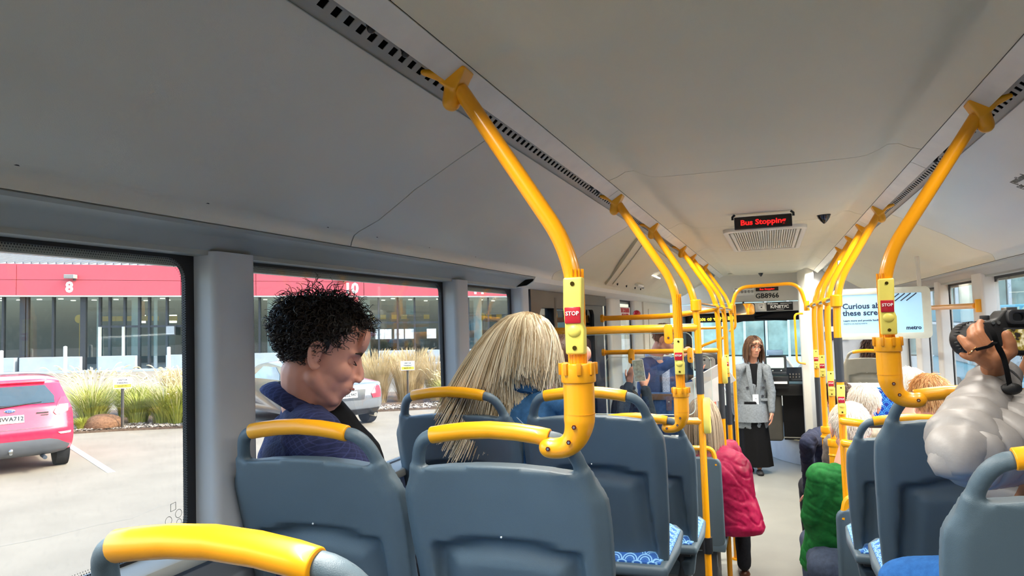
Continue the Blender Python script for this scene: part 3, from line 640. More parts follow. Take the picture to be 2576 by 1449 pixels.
# ================================================================== POLES
def fluted(pts, r, n=40, dep=.05):      # fluted grip tube
    g = G(); g.tube(pts, r, n); return g
def bracket(g, x, y, s, zt=2.365, k=1.0):
    # flared casting that claps over the rail
    d = -s
    g.cap((x-d*.0, y, zt-.004), (x-d*.012, y, zt-.052), .0215*k, .0195*k, 12); g.box((x, y, zt-.005), (.042*k, .046*k, .05*k), Matrix.Rotation(-s*.5, 3, 'Y'))
    g.cap((x, y-.004, zt-.008), (x+s*.058*k, y-.030*k, zt+.006), .017*k, .007*k, 10)
def screws(t, L, m=SCREW, r=.0045, dirv=(0, -1, 0)):
    for p in L: G().cyl(Vector(p), Vector(p)+Vector(dirv)*.002, r, r, 6).build('screw', m, t); G().cyl(Vector(p)+Vector(dirv)*.0018, Vector(p)+Vector(dirv)*.0026, r*.5, r*.5, 8).build('screw_core', STEEL, t)
def stop_box(t, x, y, z, s, small=1.0, side=0):
    h = .142*small; w = .036*small; pr = [(-w/2, -h/2), (w/2, -h/2), (w/2+.001, -h*.18), (w/2-.004, -h*.08), (w/2-.002, h*.1), (w/2, h/2), (-w/2, h/2), (-w/2-.002, h*.1), (-w/2, -h*.1)]
    yb_ = y-.026*small
    g = G().prism([(x+a, z+b) for a, b in pr], 'y', yb_, y-.004); b = g.build('stop_box', PALEY, t, bevel=.004, seg=3)
    g = G(); g.prism([(x-.0165*small, z-.014*small), (x+.0135*small, z-.014*small), (x+.0135*small, z+.016*small), (x-.0165*small, z+.016*small)], 'y', yb_-.003, yb_+.002); bt = g.build('stop_button', REDB, b, bevel=.0015)
    text('STOP', .0105*small, frame((x-.0015*small, yb_-.0036, z+.004*small), (1, 0, 0), (0, 0, 1)), WHTXT, b, bold=.0002)
    for dz in (-h/2+.012*small, h/2-.012*small):
        G().cyl((x+.0, yb_+.0005, z+dz), (x, yb_-.0015, z+dz), .0042*small, .0042*small, 10).build('screw', mat('brass_screw', '6b5a2a', .3, 1), b)
    # lower bulge of the press lever
    G().sph((x, yb_+.001, z-.028*small), (.014*small, .006*small, .012*small), 12, 8).build('press_lever', PALEY, b)
def pole_elbow(xp, y, s, zseat, label, box=True, boxz=1.873, r=.0165, ztop=2.365, xt=None, name='grab_pole', group='grab poles standing on seat corners'):
    """pole from the ceiling rail down to a moulded elbow on a seat corner; s: -1 left side, 1 right"""
    t = thing(name, label, 'grab pole', (xp, y, zseat), group=group); xt = xt if xt is not None else MX(-.575, s)
    ze = zseat+.085          # collar bottom
    pts = smoothpath([(xt-s*.008, y, ztop-.03), (xp, y, 1.985), (xp, y, ze-.02)], .085, 12)
    g = G(); g.tube(pts, r, 20); g.build('tube', YEL, t)
    # flutes on the straight
    gf = G()
    for k in range(16):
        a = 2*math.pi*k/16
        gf.tube([(xp+(r+.0001)*math.cos(a), y+(r+.0001)*math.sin(a), z) for z in (ze+.01, 1.96)], .0013, 5)
    gf.build('grip_ribs', YEL, t)
    g = G(); bracket(g, xt, y, s, ztop); g.build('rail_bracket', YEL2, t, vox=.003, sm=3)
    # collar + elbow
    G().tube([(xp, y, ze+.022), (xp, y, ze-.014)], .0325, 24).build('collar', YEL2, t, bevel=.003)
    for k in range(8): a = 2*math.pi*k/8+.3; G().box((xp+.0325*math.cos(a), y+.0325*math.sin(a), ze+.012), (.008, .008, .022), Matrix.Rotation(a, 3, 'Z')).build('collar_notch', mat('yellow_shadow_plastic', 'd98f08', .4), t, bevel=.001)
    e = [(xp, y, ze-.010), (xp, y, zseat+.020), (xp+s*.002, y, zseat-.012), (xp+s*.012, y, zseat-.036), (xp+s*.030, y, zseat-.050), (xp+s*.052, y, zseat-.052), (xp+s*.062, y, zseat-.0505)]
    g = G(); pp = smoothpath(e, .02, 4); n = len(pp); rr = [.029 if p.z > zseat+.0 else .0195+.0095*max(0, min(1, (p.z-(zseat-.052))/.052)) for p in pp]
    g.tube(pp, rr, 24); g.sph((xp+s*.062, y, zseat-.0505), .0195, 20, 14); g.build('elbow', YEL2, t, vox=.003, sm=3)
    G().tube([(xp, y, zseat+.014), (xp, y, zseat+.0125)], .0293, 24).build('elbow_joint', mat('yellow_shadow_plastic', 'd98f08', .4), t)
    screws(t, [(xp+s*.004, y-.0285, zseat-.008), (xp+s*.016, y-.0255, zseat-.036), (xp+s*.058, y-.0195, zseat-.050)])
    if box: stop_box(t, xp+.002, y, boxz, s)
    return t
pole_elbow(-.345, 1.30, -1, 1.678, 'big yellow pole in the foreground rising from the middle grey seat to the ceiling')
pole_elbow(-.352, 2.88, -1, 1.485, 'second yellow pole on the left, elbowed onto the lower row seat', boxz=1.715)
pole_elbow(.272, 2.04, 1, 1.690, 'near right yellow pole elbowed onto the dark aisle seat', boxz=1.875)
def floor_pole(xp, y, s, label, top=True, z0=0, boxz=None, sleeve=None, ring=None, r=.0175, xt=None, zt=2.365, ztoppole=None, side_box=None, rb=.16):
    t = thing('grab_pole', label, 'grab pole', (xp, y, z0), group='floor standing yellow grab poles'); xt = xt if xt is not None else MX(-.575, s)
    if top: pts = smoothpath([(xt, y, zt-.03), (xp+s*.02, y, 2.02), (xp, y, 1.86), (xp, y, z0)], [.22, .12], 10)
    else: pts = [(xp, y, ztoppole), (xp, y, z0)]
    G().tube(pts, r, 16).build('tube', YEL, t)
    if top: g = G(); bracket(g, xt, y, s, zt, 1.05); g.build('rail_bracket', YEL2, t, vox=.004, sm=2)
    if ring: G().tube([(xp+s*.003, y, ring+.03), (xp+s*.003, y, ring+.025), (xp+s*.002, y, ring-.025), (xp+s*.002, y, ring-.03)], [.024, .028, .028, .024], 16).build('clamp', YEL2, t)
    if sleeve: G().cyl((xp, y, sleeve[0]), (xp, y, sleeve[1]), .0195 if r < .018 else .0215, None, 18).build('sleeve', TUBEG, t)
    if boxz: stop_box(t, xp, y, boxz, s, 1.0)
    if side_box: G().prism([(y-.03, side_box-.09), (y+.02, side_box-.09), (y+.02, side_box+.09), (y-.03, side_box+.09), (y-.045, side_box+.05), (y-.045, side_box-.05)], 'x', xp+.012, xp+.045).build('ticket_box', PALEY, t, bevel=.006)
    G().cyl((xp, y, z0), (xp, y, z0+.012), .035, .03, 16).build('floor_flange', YEL2, t)
    return t
p3 = floor_pole(-.37, 3.84, -1, 'left floor pole with dark sleeve and pale yellow side box beside the glass screen', z0=.0, ring=1.93, sleeve=(1.47, 1.68), side_box=1.36)
G().tube([(-.37, 3.84, .66), (-.37, 3.84, .74)], .026, 14).build('dark_clamp', BLKP, p3); G().box((-.40, 3.84, .70), (.05, .03, .05)).build('dark_clamp_ear', BLKP, p3, bevel=.005)
p4 = floor_pole(-.355, 5.15, -1, 'left floor pole of the railed screen with dark sleeve low on it', ring=None, sleeve=(1.17, 1.41), side_box=1.50)
G().box((-.375, 5.13, .93), (.13, .05, .07)).build('screen_clamp', DGREY, p4, bevel=.01)
floor_pole(-.352, 5.85, -1, 'left floor pole past the railed screen with small stop button box', boxz=1.50, sleeve=(1.03, 1.40))
floor_pole(-.36, 7.0, -1, 'slim left pole standing furthest forward before the grey blazer woman', r=.015)
floor_pole(.295, 3.84, 1, 'right floor pole with dark sleeve and stop button beside the green shirt', ring=1.925, sleeve=(1.53, 1.745), boxz=1.445)
floor_pole(.300, 4.55, 1, 'right pole with stop button next to the green shirted man, elbow at its foot', boxz=1.46, z0=1.05)
floor_pole(.295, 5.20, 1, 'right pole with stop button standing behind the elbowed one', boxz=1.52, z0=1.05)
floor_pole(.300, 6.0, 1, 'right pole with dark sleeve nearest the driver partition', boxz=1.52, sleeve=(.85, 1.38))
for (y, z, lb) in ((4.55, 1.12, 'yellow moulded elbow socket at the foot of the right pole by the green shirt'), (5.20, 1.10, 'yellow moulded elbow socket behind the navy sleeve')):
    t = thing('pole_elbow', lb, 'pole fitting', (.30, y, z)); G().tube([(.30, y, z+.02), (.30, y, z-.02)], .036, 18).build('collar', YEL2, t, bevel=.003)
    g = G().tube(smoothpath([(.30, y, z), (.30, y, z-.17), (.38, y, z-.21)], .07, 6), .031, 18); g.sph((.38, y, z-.21), .031); g.build('elbow', YEL2, t); screws(t, [(.305, y-.031, z-.12)])
# chrome hand rails that link the poles at head height
for x, s, ys, lb in ((-.365, -1, (3.84, 7.0), 'chrome rail linking the left poles at head height'), (.298, 1, (3.84, 7.0), 'chrome rail linking the right poles at head height')):
    t = thing('hand_rail', lb, 'hand rail', (x, ys[0], 1.93)); G().tube([(x, ys[0], 1.935), (x, ys[1], 1.935)], .0135, 14).build('tube', mat('chrome', 'd9d4c8', .12, 1), t)
    for y in ([4.55, 5.2, 6.0] if s > 0 else [5.15, 5.85]): G().tube([(x, y-.02, 1.935), (x, y+.02, 1.935)], .0235, 14).build('clamp', YEL2, t, bevel=.003)
# rear crash-pad bar and the arch across the aisle
t = thing('aisle_arch_rail', 'yellow arch rail spanning the aisle below the ceiling near the front', 'hand rail', (-.035, 7.0, 1.93))
G().tube(smoothpath([(-.36, 7.0, 1.93), (-.30, 7.0, 2.14), (.24, 7.0, 2.155), (.295, 7.0, 1.93)], .11, 8), .0165, 14).build('tube', YEL, t)
for x in (-.36, .295): G().tube([(x, 7.0, 1.90), (x, 7.0, 1.99)], .024, 14).build('clamp', YEL2, t, bevel=.003)
t = thing('door_handle_rail', 'yellow D shaped handrail on the driver partition post', 'hand rail', (.27, 8.93, 1.6))
G().tube(smoothpath([(.33, 8.95, 1.88), (.24, 8.90, 1.88), (.24, 8.90, 1.32), (.33, 8.95, 1.30)], .05, 6), .012, 10).build('tube', YEL, t)
t = thing('door_handle_rail', 'small yellow bent handrail hanging at the front end of the left poles', 'hand rail', (-.36, 7.1, 1.8))
G().tube(smoothpath([(-.36, 7.0, 1.99), (-.34, 7.25, 1.99), (-.34, 7.25, 1.76), (-.40, 7.35, 1.73)], .05, 6), .012, 10).build('tube', YEL, t)
# transverse rails with screen glass
def cross_rail(y, z, x0, x1, label, r=.0175, brs=(), name='cross_rail', sleeve=None, bend=0):
    t = thing(name, label, 'hand rail', ((x0+x1)/2, y, z)); pts = [(x0, y, z), (x1, y, z)]
    if bend: pts = smoothpath([(x0, y, z), (x0+(x1-x0)*.62, y, z), (x1, y, z+bend)], .15, 8)
    G().tube(pts, r, 14).build('tube', YEL, t)
    for bx_ in brs: G().prism(rrect(.045, .105, .018, 4, bx_, z-.030), 'y', y-.026, y-.008).build('glass_bracket', YEL2, t, bevel=.004); screws(t, [(bx_, y-.0265, z-.05)], r=.006)
    if sleeve: G().cyl((sleeve[0], y, z), (sleeve[1], y, z), r*1.15, None, 14).build('sleeve', TUBEG, t)
    G().cyl((x0, y, z), (x0+.02, y, z), r*1.5, None, 14).build('wall_flange', YEL2, t)
    return t
cross_rail(3.84, 1.815, -1.18, -.37, 'thick yellow cross rail ending at the left floor pole, in front of the rear door', .0215, (-.518,))
cross_rail(3.84, 1.33, -.98, -.37, 'low yellow cross rail behind the lower row grip with dark sleeve', .019, (-.62,), sleeve=(-.80, -.66))
cross_rail(5.15, 1.885, -1.18, -.36, 'yellow cross rail rising to the second floor pole, topmost of the far screen', .019, bend=.04)
cross_rail(5.15, 1.637, -1.18, -.36, 'yellow cross rail with two glass brackets behind the near stop button', .017, (-.965, -.55))
for z, lb in ((.845, 'upper low yellow rung between the screen poles'), (.64, 'middle low yellow rung between the screen poles'), (.44, 'lowest yellow rung between the screen poles')): cross_rail(5.15, z, -1.15, -.36, lb, .014)
cross_rail(6.2, 1.78, -.98, -.38, 'small far yellow rail under the reversed route lettering', .012)
t = thing('grab_rail', 'short slanting yellow rail under the route lettering', 'hand rail', (-.6, 6.2, 1.65)); G().tube(smoothpath([(-.38, 6.2, 1.70), (-.60, 6.2, 1.62), (-.60, 6.2, 1.3)], .06), .012, 10).build('tube', YEL, t)
t = thing('low_frame_rail', 'yellow low frame tubes on the floor ahead of the left seats', 'hand rail', (-.6, 3.7, .1)); G().tube(smoothpath([(-1.1, 3.70, .42), (-.45, 3.70, .42), (-.45, 3.72, .06)], .05), .016, 10).build('tube', YEL, t)
for y, x0, x1, z0, z1, lb in ((3.85, -1.18, -.40, 1.36, 1.79, 'clear glass screen hung under the thick cross rail before the rear door'), (5.17, -1.16, -.42, .88, 1.60, 'clear glass screen with rounded corners behind the near stop button')):
    t = thing('glass_screen', lb, 'screen', ((x0+x1)/2, y, z0)); G().prism(rrect(x1-x0, z1-z0, .04, 5, (x0+x1)/2, (z0+z1)/2), 'y', y, y+.006).build('glass_panel', GLASSC, t, smooth=False)
    g = G(); ring2(g, rrect(x1-x0+.003, z1-z0+.003, .04, 5, (x0+x1)/2, (z0+z1)/2), rrect(x1-x0-.003, z1-z0-.003, .04, 5, (x0+x1)/2, (z0+z1)/2), 'y', y-.0005, y+.0065); g.build('edge', mat('glass_edge', 'cfe4dc', .2), t, smooth=False)
# right side: stubs from pole to seat, window rail
t = thing('seat_stub_rail', 'pair of short yellow stub rails joining the right floor pole to the lower row seat', 'hand rail', (.30, 2.98, 1.46))
q1 = atY(2125, 1062, 3.0); 
for z, x1 in ((1.405, .47), (1.30, .44)):
    G().tube(smoothpath([(.295, 3.82, z-.06), (.295, 3.80, z-.06), (.36, 3.74, z-.06), (x1+.1, 3.74, z-.06)], .03), .0185, 12).build('tube', YEL, t)
G().cyl((.40, 3.74, 1.345), (.50, 3.74, 1.345), .0215, None, 14).build('sleeve', TUBEG, t)
t = thing('window_rail', 'yellow rail along the right windows ending in a small flange', 'hand rail', (1.08, 5.5, 1.88)); G().tube([(1.10, 4.78, 1.882), (1.10, 7.2, 1.885)], .017, 12).build('tube', YEL, t); G().box((1.115, 4.77, 1.882), (.04, .03, .075)).build('flange', YEL2, t, bevel=.006)
# rail carriers seen in the slot
for (y, s, lb) in ((1.04, -1, 'hind'), (1.16, -1, 'front'), (2.62, -1, 'hind'), (2.72, -1, 'front'), (2.6, 1, 'hind'), (2.75, 1, 'front')):
    t = thing('rail_clip', 'black ribbed clip in the %s ceiling rail behind the %s pole, %s one of two' % ('left' if s < 0 else 'right', 'foreground' if y < 2 else 'second', lb), 'clip', (MX(-.612, s), y, 2.39), group='black clips in the slotted ceiling rails')
    G().cyl((MX(-.610, s), y, 2.42), (MX(-.613, s), y, 2.372), .011, .010, 12).build('body', BLACK, t); G().sph((MX(-.614, s), y, 2.368), .008).build('tip', BLKP, t); G().tube([(MX(-.612, s), y, 2.382), (MX(-.612, s), y, 2.378)], .013, 12).build('rib', BLACK, t)
# right cove sticker
t = thing('notice_sticker', 'small grey lettered sticker on the upper right cove panel', 'notice', (.74, 2.6, 2.27)); text('Emergency', .03, frame(atX(2566, 452, .715), (0, 1, 0), (.44, 0, -.234)), mat('grey_print', '6a6a60', .6), t, mirror=True, bold=.001); text('Exit', .03, frame(atX(2570, 470, .735), (0, 1, 0), (.44, 0, -.234)), mat('grey_print', '6a6a60', .6), t, mirror=True)
# ------------------------------------------------------------------ driver's dash area
t = thing('ticket_machine', 'dark ticket machine with green lit screen on the dash console', 'machine', (0, 9.5, 1.1))
G().prism(rrect(.26, .20, .02, 4, .005, 1.27), 'y', 9.45, 9.50).build('housing', DGREY, t, bevel=.006); G().prism(rrect(.20, .13, .01, 4, .005, 1.285), 'y', 9.445, 9.45).build('display_face', mat('screen_green', 'bfe0c8', .2, emit=.35), t, smooth=False)
G().bx(-.09, .10, 9.42, 9.56, 1.38, 1.44).build('top_unit', mat('pale_blue_plastic', '7f9fc0', .4), t, bevel=.006); G().bx(-.12, .13, 9.40, 9.58, 1.14, 1.175).build('base', DGREY, t, bevel=.006); G().bx(-.14, .15, 9.30, 9.62, .98, 1.13).build('tray', BLKP, t, bevel=.01); G().box((.02, 9.32, 1.07), (.22, .16, .008), Matrix.Rotation(.3, 3, 'X')).build('paper', WHTXT, t)
for x in (-.03, .07): G().sph((x, 9.395, 1.19), .012).build('knob', STEEL, t)
t = thing('dash_console', 'black dash console with rows of switches beside the driver', 'console', (.2, 9.7, .9))
G().bx(-.16, .36, 9.45, 9.9, .88, 1.02).build('counter', BLKP, t, bevel=.015); G().box((.24, 9.62, 1.13), (.22, .20, .02), Matrix.Rotation(.9, 3, 'X')).build('switch_panel', DGREY, t, bevel=.004)
for i in range(4):
    for j in range(2): G().box((.17+i*.036, 9.56, 1.10+j*.035), (.016, .012, .02)).build('switch', STEEL, t, bevel=.002)
G().bx(-.14, .06, 9.55, 9.85, .305, .88).build('pedestal', mat('warm_grey_cabinet', '6e6a60', .5), t, bevel=.04, seg=3); G().bx(.07, .35, 9.7, 9.9, .305, .88).build('dark_cabinet', BLACK, t, smooth=False); G().bx(.06, .30, 9.68, 9.70, .33, .345).build('trim_strip', STEEL, t, smooth=False)
t = thing('steel_bollard_rail', 'pair of curved steel tubes in the front doorway behind the grey blazer', 'rail', (-.62, 9.4, 0)); G().tube(smoothpath([(-.56, 9.4, 0), (-.56, 9.4, .95), (-.66, 9.5, 1.05)], .1), .035, 12).build('tube', STEEL, t); G().tube([(-.70, 9.6, 0), (-.70, 9.6, .9)], .035, 12).build('tube', STEEL, t)
t = thing('purple_notice', 'dark purple and white notice on the right partition wall', 'notice', (.66, 9.09, 1.6)); G().bx(.56, .80, 9.085, 9.1, 1.72, 1.92).build('upper_card', mat('purple_card', '2c2148', .5), t, smooth=False); G().bx(.56, .80, 9.085, 9.1, 1.56, 1.66).build('lower_card', mat('purple_card', '2c2148', .5), t, smooth=False); G().bx(.56, .80, 9.085, 9.1, 1.66, 1.72).build('white_card', mat('notice_board', 'e6e4dc', .6), t, smooth=False)
# ------------------------------------------------------------------ cove fill: soft area lights added along the strips to lift the interior
for s in (-1, 1):
    for y0, y1 in ((-1.1, 1.12), (1.50, 1.90), (2.18, 2.75), (3.0, 3.7), (4.0, 4.45), (4.65, 5.05), (5.3, 5.75), (6.15, 6.85), (7.15, 9.0)):
        ld = bpy.data.lights.new('cove_fill', 'AREA'); ld.shape = 'RECTANGLE'; ld.size = .03; ld.size_y = y1-y0; ld.spread = R_(130); ld.energy = FILL_STRENGTH*(y1-y0)*(.45 if s > 0 and y0 < 2.5 else 1); ld.color = (1, .94, .84)
        lo = bpy.data.objects.new('cove_fill', ld); COL.objects.link(lo); lo.location = (MX(-.565, s), (y0+y1)/2, 2.356); lo.rotation_euler = (0, R_(18)*(-1 if s < 0 else 1), 0)
# ================================================================== OUTSIDE
OI = OUTM.inverted()
def oray(px, py):
    r = fwd + cr*((px-1288)/FPX) - cu*((py-724.5)/FPX); return OI @ CAMP, (OI.to_3x3() @ r)
def og(px, py, z=0):          # point on the yard's ground
    o, r = oray(px, py); return o + r*((z-o.z)/r.z)
def othing(name, label, cat, loc=(0, 0, 0), rz=0, group=None): return thing(name, label, cat, loc, rz, group, out=True)
ASPH = mat('yard_asphalt', '918879', .9, var=.10, ns=1.2, bump=.4, bs=60, spec=.2)
g = G(); N = 24
g.grid([[(-75+150*i/N, -30+110*j/N, 0) for i in range(N+1)] for j in range(N+1)]); gr = g.build('ground', ASPH, None, smooth=False); gr['kind'] = 'structure'; ROOTS_OUT.append(gr)
PAINT = mat('road_paint', 'f2f0e6', .7, bump=.2)
t = othing('parking_line', 'white painted parking line beside the red hatchback', 'line'); a, b = Vector((-13.6, 10.55, 0)), Vector((-9.72, 8.38, 0)); d = (b-a).normalized(); n = Vector((-d.y, d.x, 0))*.055
G().add([a-n+Vector((0, 0, .004)), a+n+Vector((0, 0, .004)), b+n+Vector((0, 0, .004)), b-n+Vector((0, 0, .004))], [(0, 1, 2, 3)]).build('paint', PAINT, t, solid=.003)
t = othing('yard_crack', 'thin dark sealed crack across the asphalt by the nearest window', 'crack'); c0 = [og(470, 1262), og(400, 1275), og(330, 1305), og(250, 1320), og(120, 1352), og(0, 1375)]
G().tube([p+Vector((0, 0, .001)) for p in c0], .008, 4, flat=(1, .2)).build('seal', mat('crack_seal', '8a8578', .9), t)
BEDS = (([(-19, 6.9), (-16.2, 9.5), (-14.15, 11.22), (-13.5, 11.75), (-12.26, 12.5), (-12.9, 13.9), (-13.9, 15.2), (-18, 14.2), (-22, 10.6)], 5, 3800, 'mulched planting bed with plumed grasses beside the red hatchback'), ([(-9.9, 15.6), (-8.17, 16.75), (-7.4, 18.5), (-8.6, 20.2), (-11.2, 20.4), (-13.6, 18.6), (-12.2, 16.9)], 2, 1500, 'mulched planting bed with rusty reed grass beyond the silver saloon'))
for BED, ne, nc, lb in BEDS:
    t = othing('planting_bed', lb, 'planting bed', (BED[2][0], BED[2][1], 0)); G().prism(BED, 'z', 0, .05).build('mulch', mat('mulch_ground', '6e5b49', .95, var=.4, ns=25, bump=1, bs=40), t, smooth=False)
    g = G(); rnd = random.Random(3)
    for i in range(nc):
        k = rnd.randrange(ne); a = Vector(BED[k]); b = Vector(BED[k+1]); p = a.lerp(b, rnd.random()); nn = Vector((-(b-a).y, (b-a).x)).normalized(); p = p + nn*(rnd.random()**1.5*.9+.03)
        A = rnd.random()*6.28; l = rnd.uniform(.02, .05); w = l*.4; zc = .055+rnd.random()*.015; ca, sa = math.cos(A), math.sin(A); tl = rnd.uniform(-.02, .02)
        o = len(g.v); g.v += [(p.x+ca*l-sa*w, p.y+sa*l+ca*w, zc+tl), (p.x-ca*l-sa*w, p.y-sa*l+ca*w, zc-tl), (p.x-ca*l+sa*w, p.y-sa*l-ca*w, zc-tl+.006), (p.x+ca*l+sa*w, p.y+sa*l-ca*w, zc+tl+.006)]; g.f.append((o, o+1, o+2, o+3))
    g.build('bark_chip', mat('bark_chips', 'b8ab9a', .9, var=.5, ns=9), t, smooth=False, kind='stuff')
def stripe(col1, col2, name, ns=3):
    m = mat(name, col1, .8, var=.3, ns=ns); n = m.node_tree.nodes; l = m.node_tree.links; rp = [x for x in n if x.bl_idname == 'ShaderNodeValToRGB'][0]; rp.color_ramp.elements[1].color = lin(col2); return m
GRN = stripe('83923a', 'c9c65a', 'grass_green'); PLM = stripe('d8c48e', 'f0e2b4', 'grass_plume'); RUS = stripe('b5955c', 'd9c294', 'grass_rust'); YGR = stripe('98a63c', 'c6c452', 'grass_lime')
def clump(name, label, m, h, r, nb, plumes, mp, seed, lean=.5, upright=False):
    rnd = random.Random(seed); t = othing(name, label, 'ornamental grass', (0, 0, 0), group=label and 'ornamental grass clumps in the planting bed'); g = G()
    def blade(hh, rr, w, curve):
        A = rnd.random()*6.283; rb = rnd.random()*r*.3; d = Vector((math.cos(A), math.sin(A), 0)); s = Vector((-d.y, d.x, 0)); pts = []
        for k in range(6):
            q = k/5; pts.append(d*(rb+rr*q**1.6)+Vector((0, 0, hh*(q*(1+curve)-curve*q*q*1.0))))
        return pts, s
    for i in range(nb):
        hh = h*rnd.uniform(.5, 1)*(1 if upright else .8); pts, s = blade(hh, r*rnd.uniform(.3, 1)*(.62 if upright else 1), .006, .1 if upright else rnd.uniform(.5, 1.4))
        w = .006 if upright else .010; g.grid([[p-s*w*(1-k/5.5), p+s*w*(1-k/5.5)] for k, p in enumerate(pts)])
    g.build('blades', m, t, kind='stuff')
    g = G()
    for i in range(plumes):
        hh = h*rnd.uniform(.8, 1.12); pts, s = blade(hh, r*rnd.uniform(.3, .9)*(.6 if upright else 1), .006, .2)
        g.tube(pts, .003, 3); q = pts[-1]; d = (pts[-1]-pts[-2]).normalized(); L = [q]; v = d.copy()
        for k in range(5): v = (v+Vector((0, 0, -.22 if not upright else 0))).normalized(); L.append(L[-1]+v*(.035 if not upright else .04))
        g.tube(L, [.006, .012, .015, .014, .010, .003] if not upright else [.003, .006, .007, .006, .004, .002], 5)
    if plumes: g.build('plumes', mp, t, kind='stuff')
    return t
PR = [clump('fountain_grass', 'a', GRN, 1.15, .85, 620, 46, PLM, 1), clump('fountain_grass', 'b', YGR, 1.0, .75, 600, 14, PLM, 2), clump('reed_grass', 'c', RUS, 1.15, .75, 900, 260, RUS, 3, upright=True), clump('tussock_grass', 'd', YGR, .5, .42, 400, 0, PLM, 4)]
CL = [(0, -14.6, 12.1, 1, 'arching fountain grass with cream plumes right beside the red hatchback'), (1, -13.9, 12.7, .9, 'lime fountain grass just left of the near sign post'), (0, -13.2, 12.8, .95, 'arching fountain grass with plumes right of the near sign post'), (0, -12.95, 13.15, 1, 'tall fountain grass by the window edge, thick with cream plumes'), (1, -12.8, 12.75, .8, 'low lime grass in front of the tall fountain grass'),
      (3, -12.2, 12.75, 1, 'small lime tussock at the kerb by the window edge'), (3, -14.25, 11.55, .7, 'small yellow tussock beside the hatchback wheel'), (0, -15.6, 12.9, 1, 'fountain grass half hidden behind the hatchback roof'), (1, -14.9, 13.7, 1, 'lime grass behind the plumed row near the building side'), (2, -14.6, 14.6, .8, 'rusty upright reed grass behind the fountain grasses'), (2, -13.9, 14.3, .8, 'rusty reed grass at the back beside the window edge'), (2, -14.9, 14.9, .7, 'rusty reed grass at the back left of the sign'),
      (1, -15.2, 13.6, 1, 'mid green grass between hatchback and building'), (2, -9.7, 17.8, .95, 'rusty upright reed grass left of the far sign post'), (2, -9.1, 18.4, .9, 'rusty reed grass behind the far sign post'), (2, -10.3, 17.4, .9, 'rusty reed grass beside the curly haired man\'s nose'), (0, -8.5, 17.9, .7, 'green grass right of the far sign post'), (2, -10.9, 18.2, 1, 'rusty reed grass behind the silver saloon'), (2, -10.0, 18.9, 1, 'rusty reed grass furthest back in the bed'), (1, -12.2, 17.6, .8, 'green grass beyond the pillar between the two signs')]
usedp = set()
for k, x, y, sc, lb in CL:
    p = PR[k]
    if k in usedp: M = Matrix.Translation((x, y, .03)) @ Matrix.Rotation(x*7, 4, 'Z') @ Matrix.Scale(sc, 4); o = copy_tree(p, None, M); ROOTS_OUT.append(o)
    else: usedp.add(k); o = p; o.matrix_world = Matrix.Translation((x, y, .03)) @ Matrix.Scale(sc, 4); MW[o.name] = o.matrix_world.copy()
    o['label'] = lb
t = othing('mulch_mound', 'brown dead grass clump low beside the red hatchback', 'plant', (-14.0, 11.75, 0)); g = G().sph((-14.0, 11.85, .12), (.42, .35, .22), 16, 10); g.build('mound', mat('dead_grass', '7d5a40', .95, var=.4, ns=30, bump=1, bs=60), t, disp=lambda p: noise.noise(p*9)*.05)
def notice_post(x, y, h, lb, ang):
    t = othing('notice_post', lb, 'sign', (x, y, 0)); G().bx(x-.025, x+.025, y-.02, y+.02, 0, h+.05).build('post', mat('dark_timber', '4a453e', .8), t, smooth=False)
    R = Matrix.Rotation(ang, 3, 'Z'); c = Vector((x, y, h+.05)); nrm = R @ Vector((0, -1, 0)); X = R @ Vector((1, 0, 0))
    G().box(c+nrm*.035, (.36, .015, .24), R).build('board', mat('notice_white', 'eceae4', .5), t); G().box(c+nrm*.044+Vector((0, 0, -.065)), (.33, .004, .075), R).build('yellow_band', mat('notice_yellow', 'e8d23a', .5), t)
    for i, (s_, z_) in enumerate((("VISITOR", .065), ("PARKING", .005), ("RESERVED", -.065))): text(s_, .05 if i < 2 else .045, frame(c+nrm*.0475+Vector((0, 0, z_)), X, (0, 0, 1)), BLTXT, t, bold=.001)
notice_post(-13.5, 11.92, .98, 'small white and yellow notice board on a post among the plumed grasses', R_(50)); notice_post(-9.14, 16.9, 1.05, 'small notice board on a thin post seen past the curly haired man', R_(32))
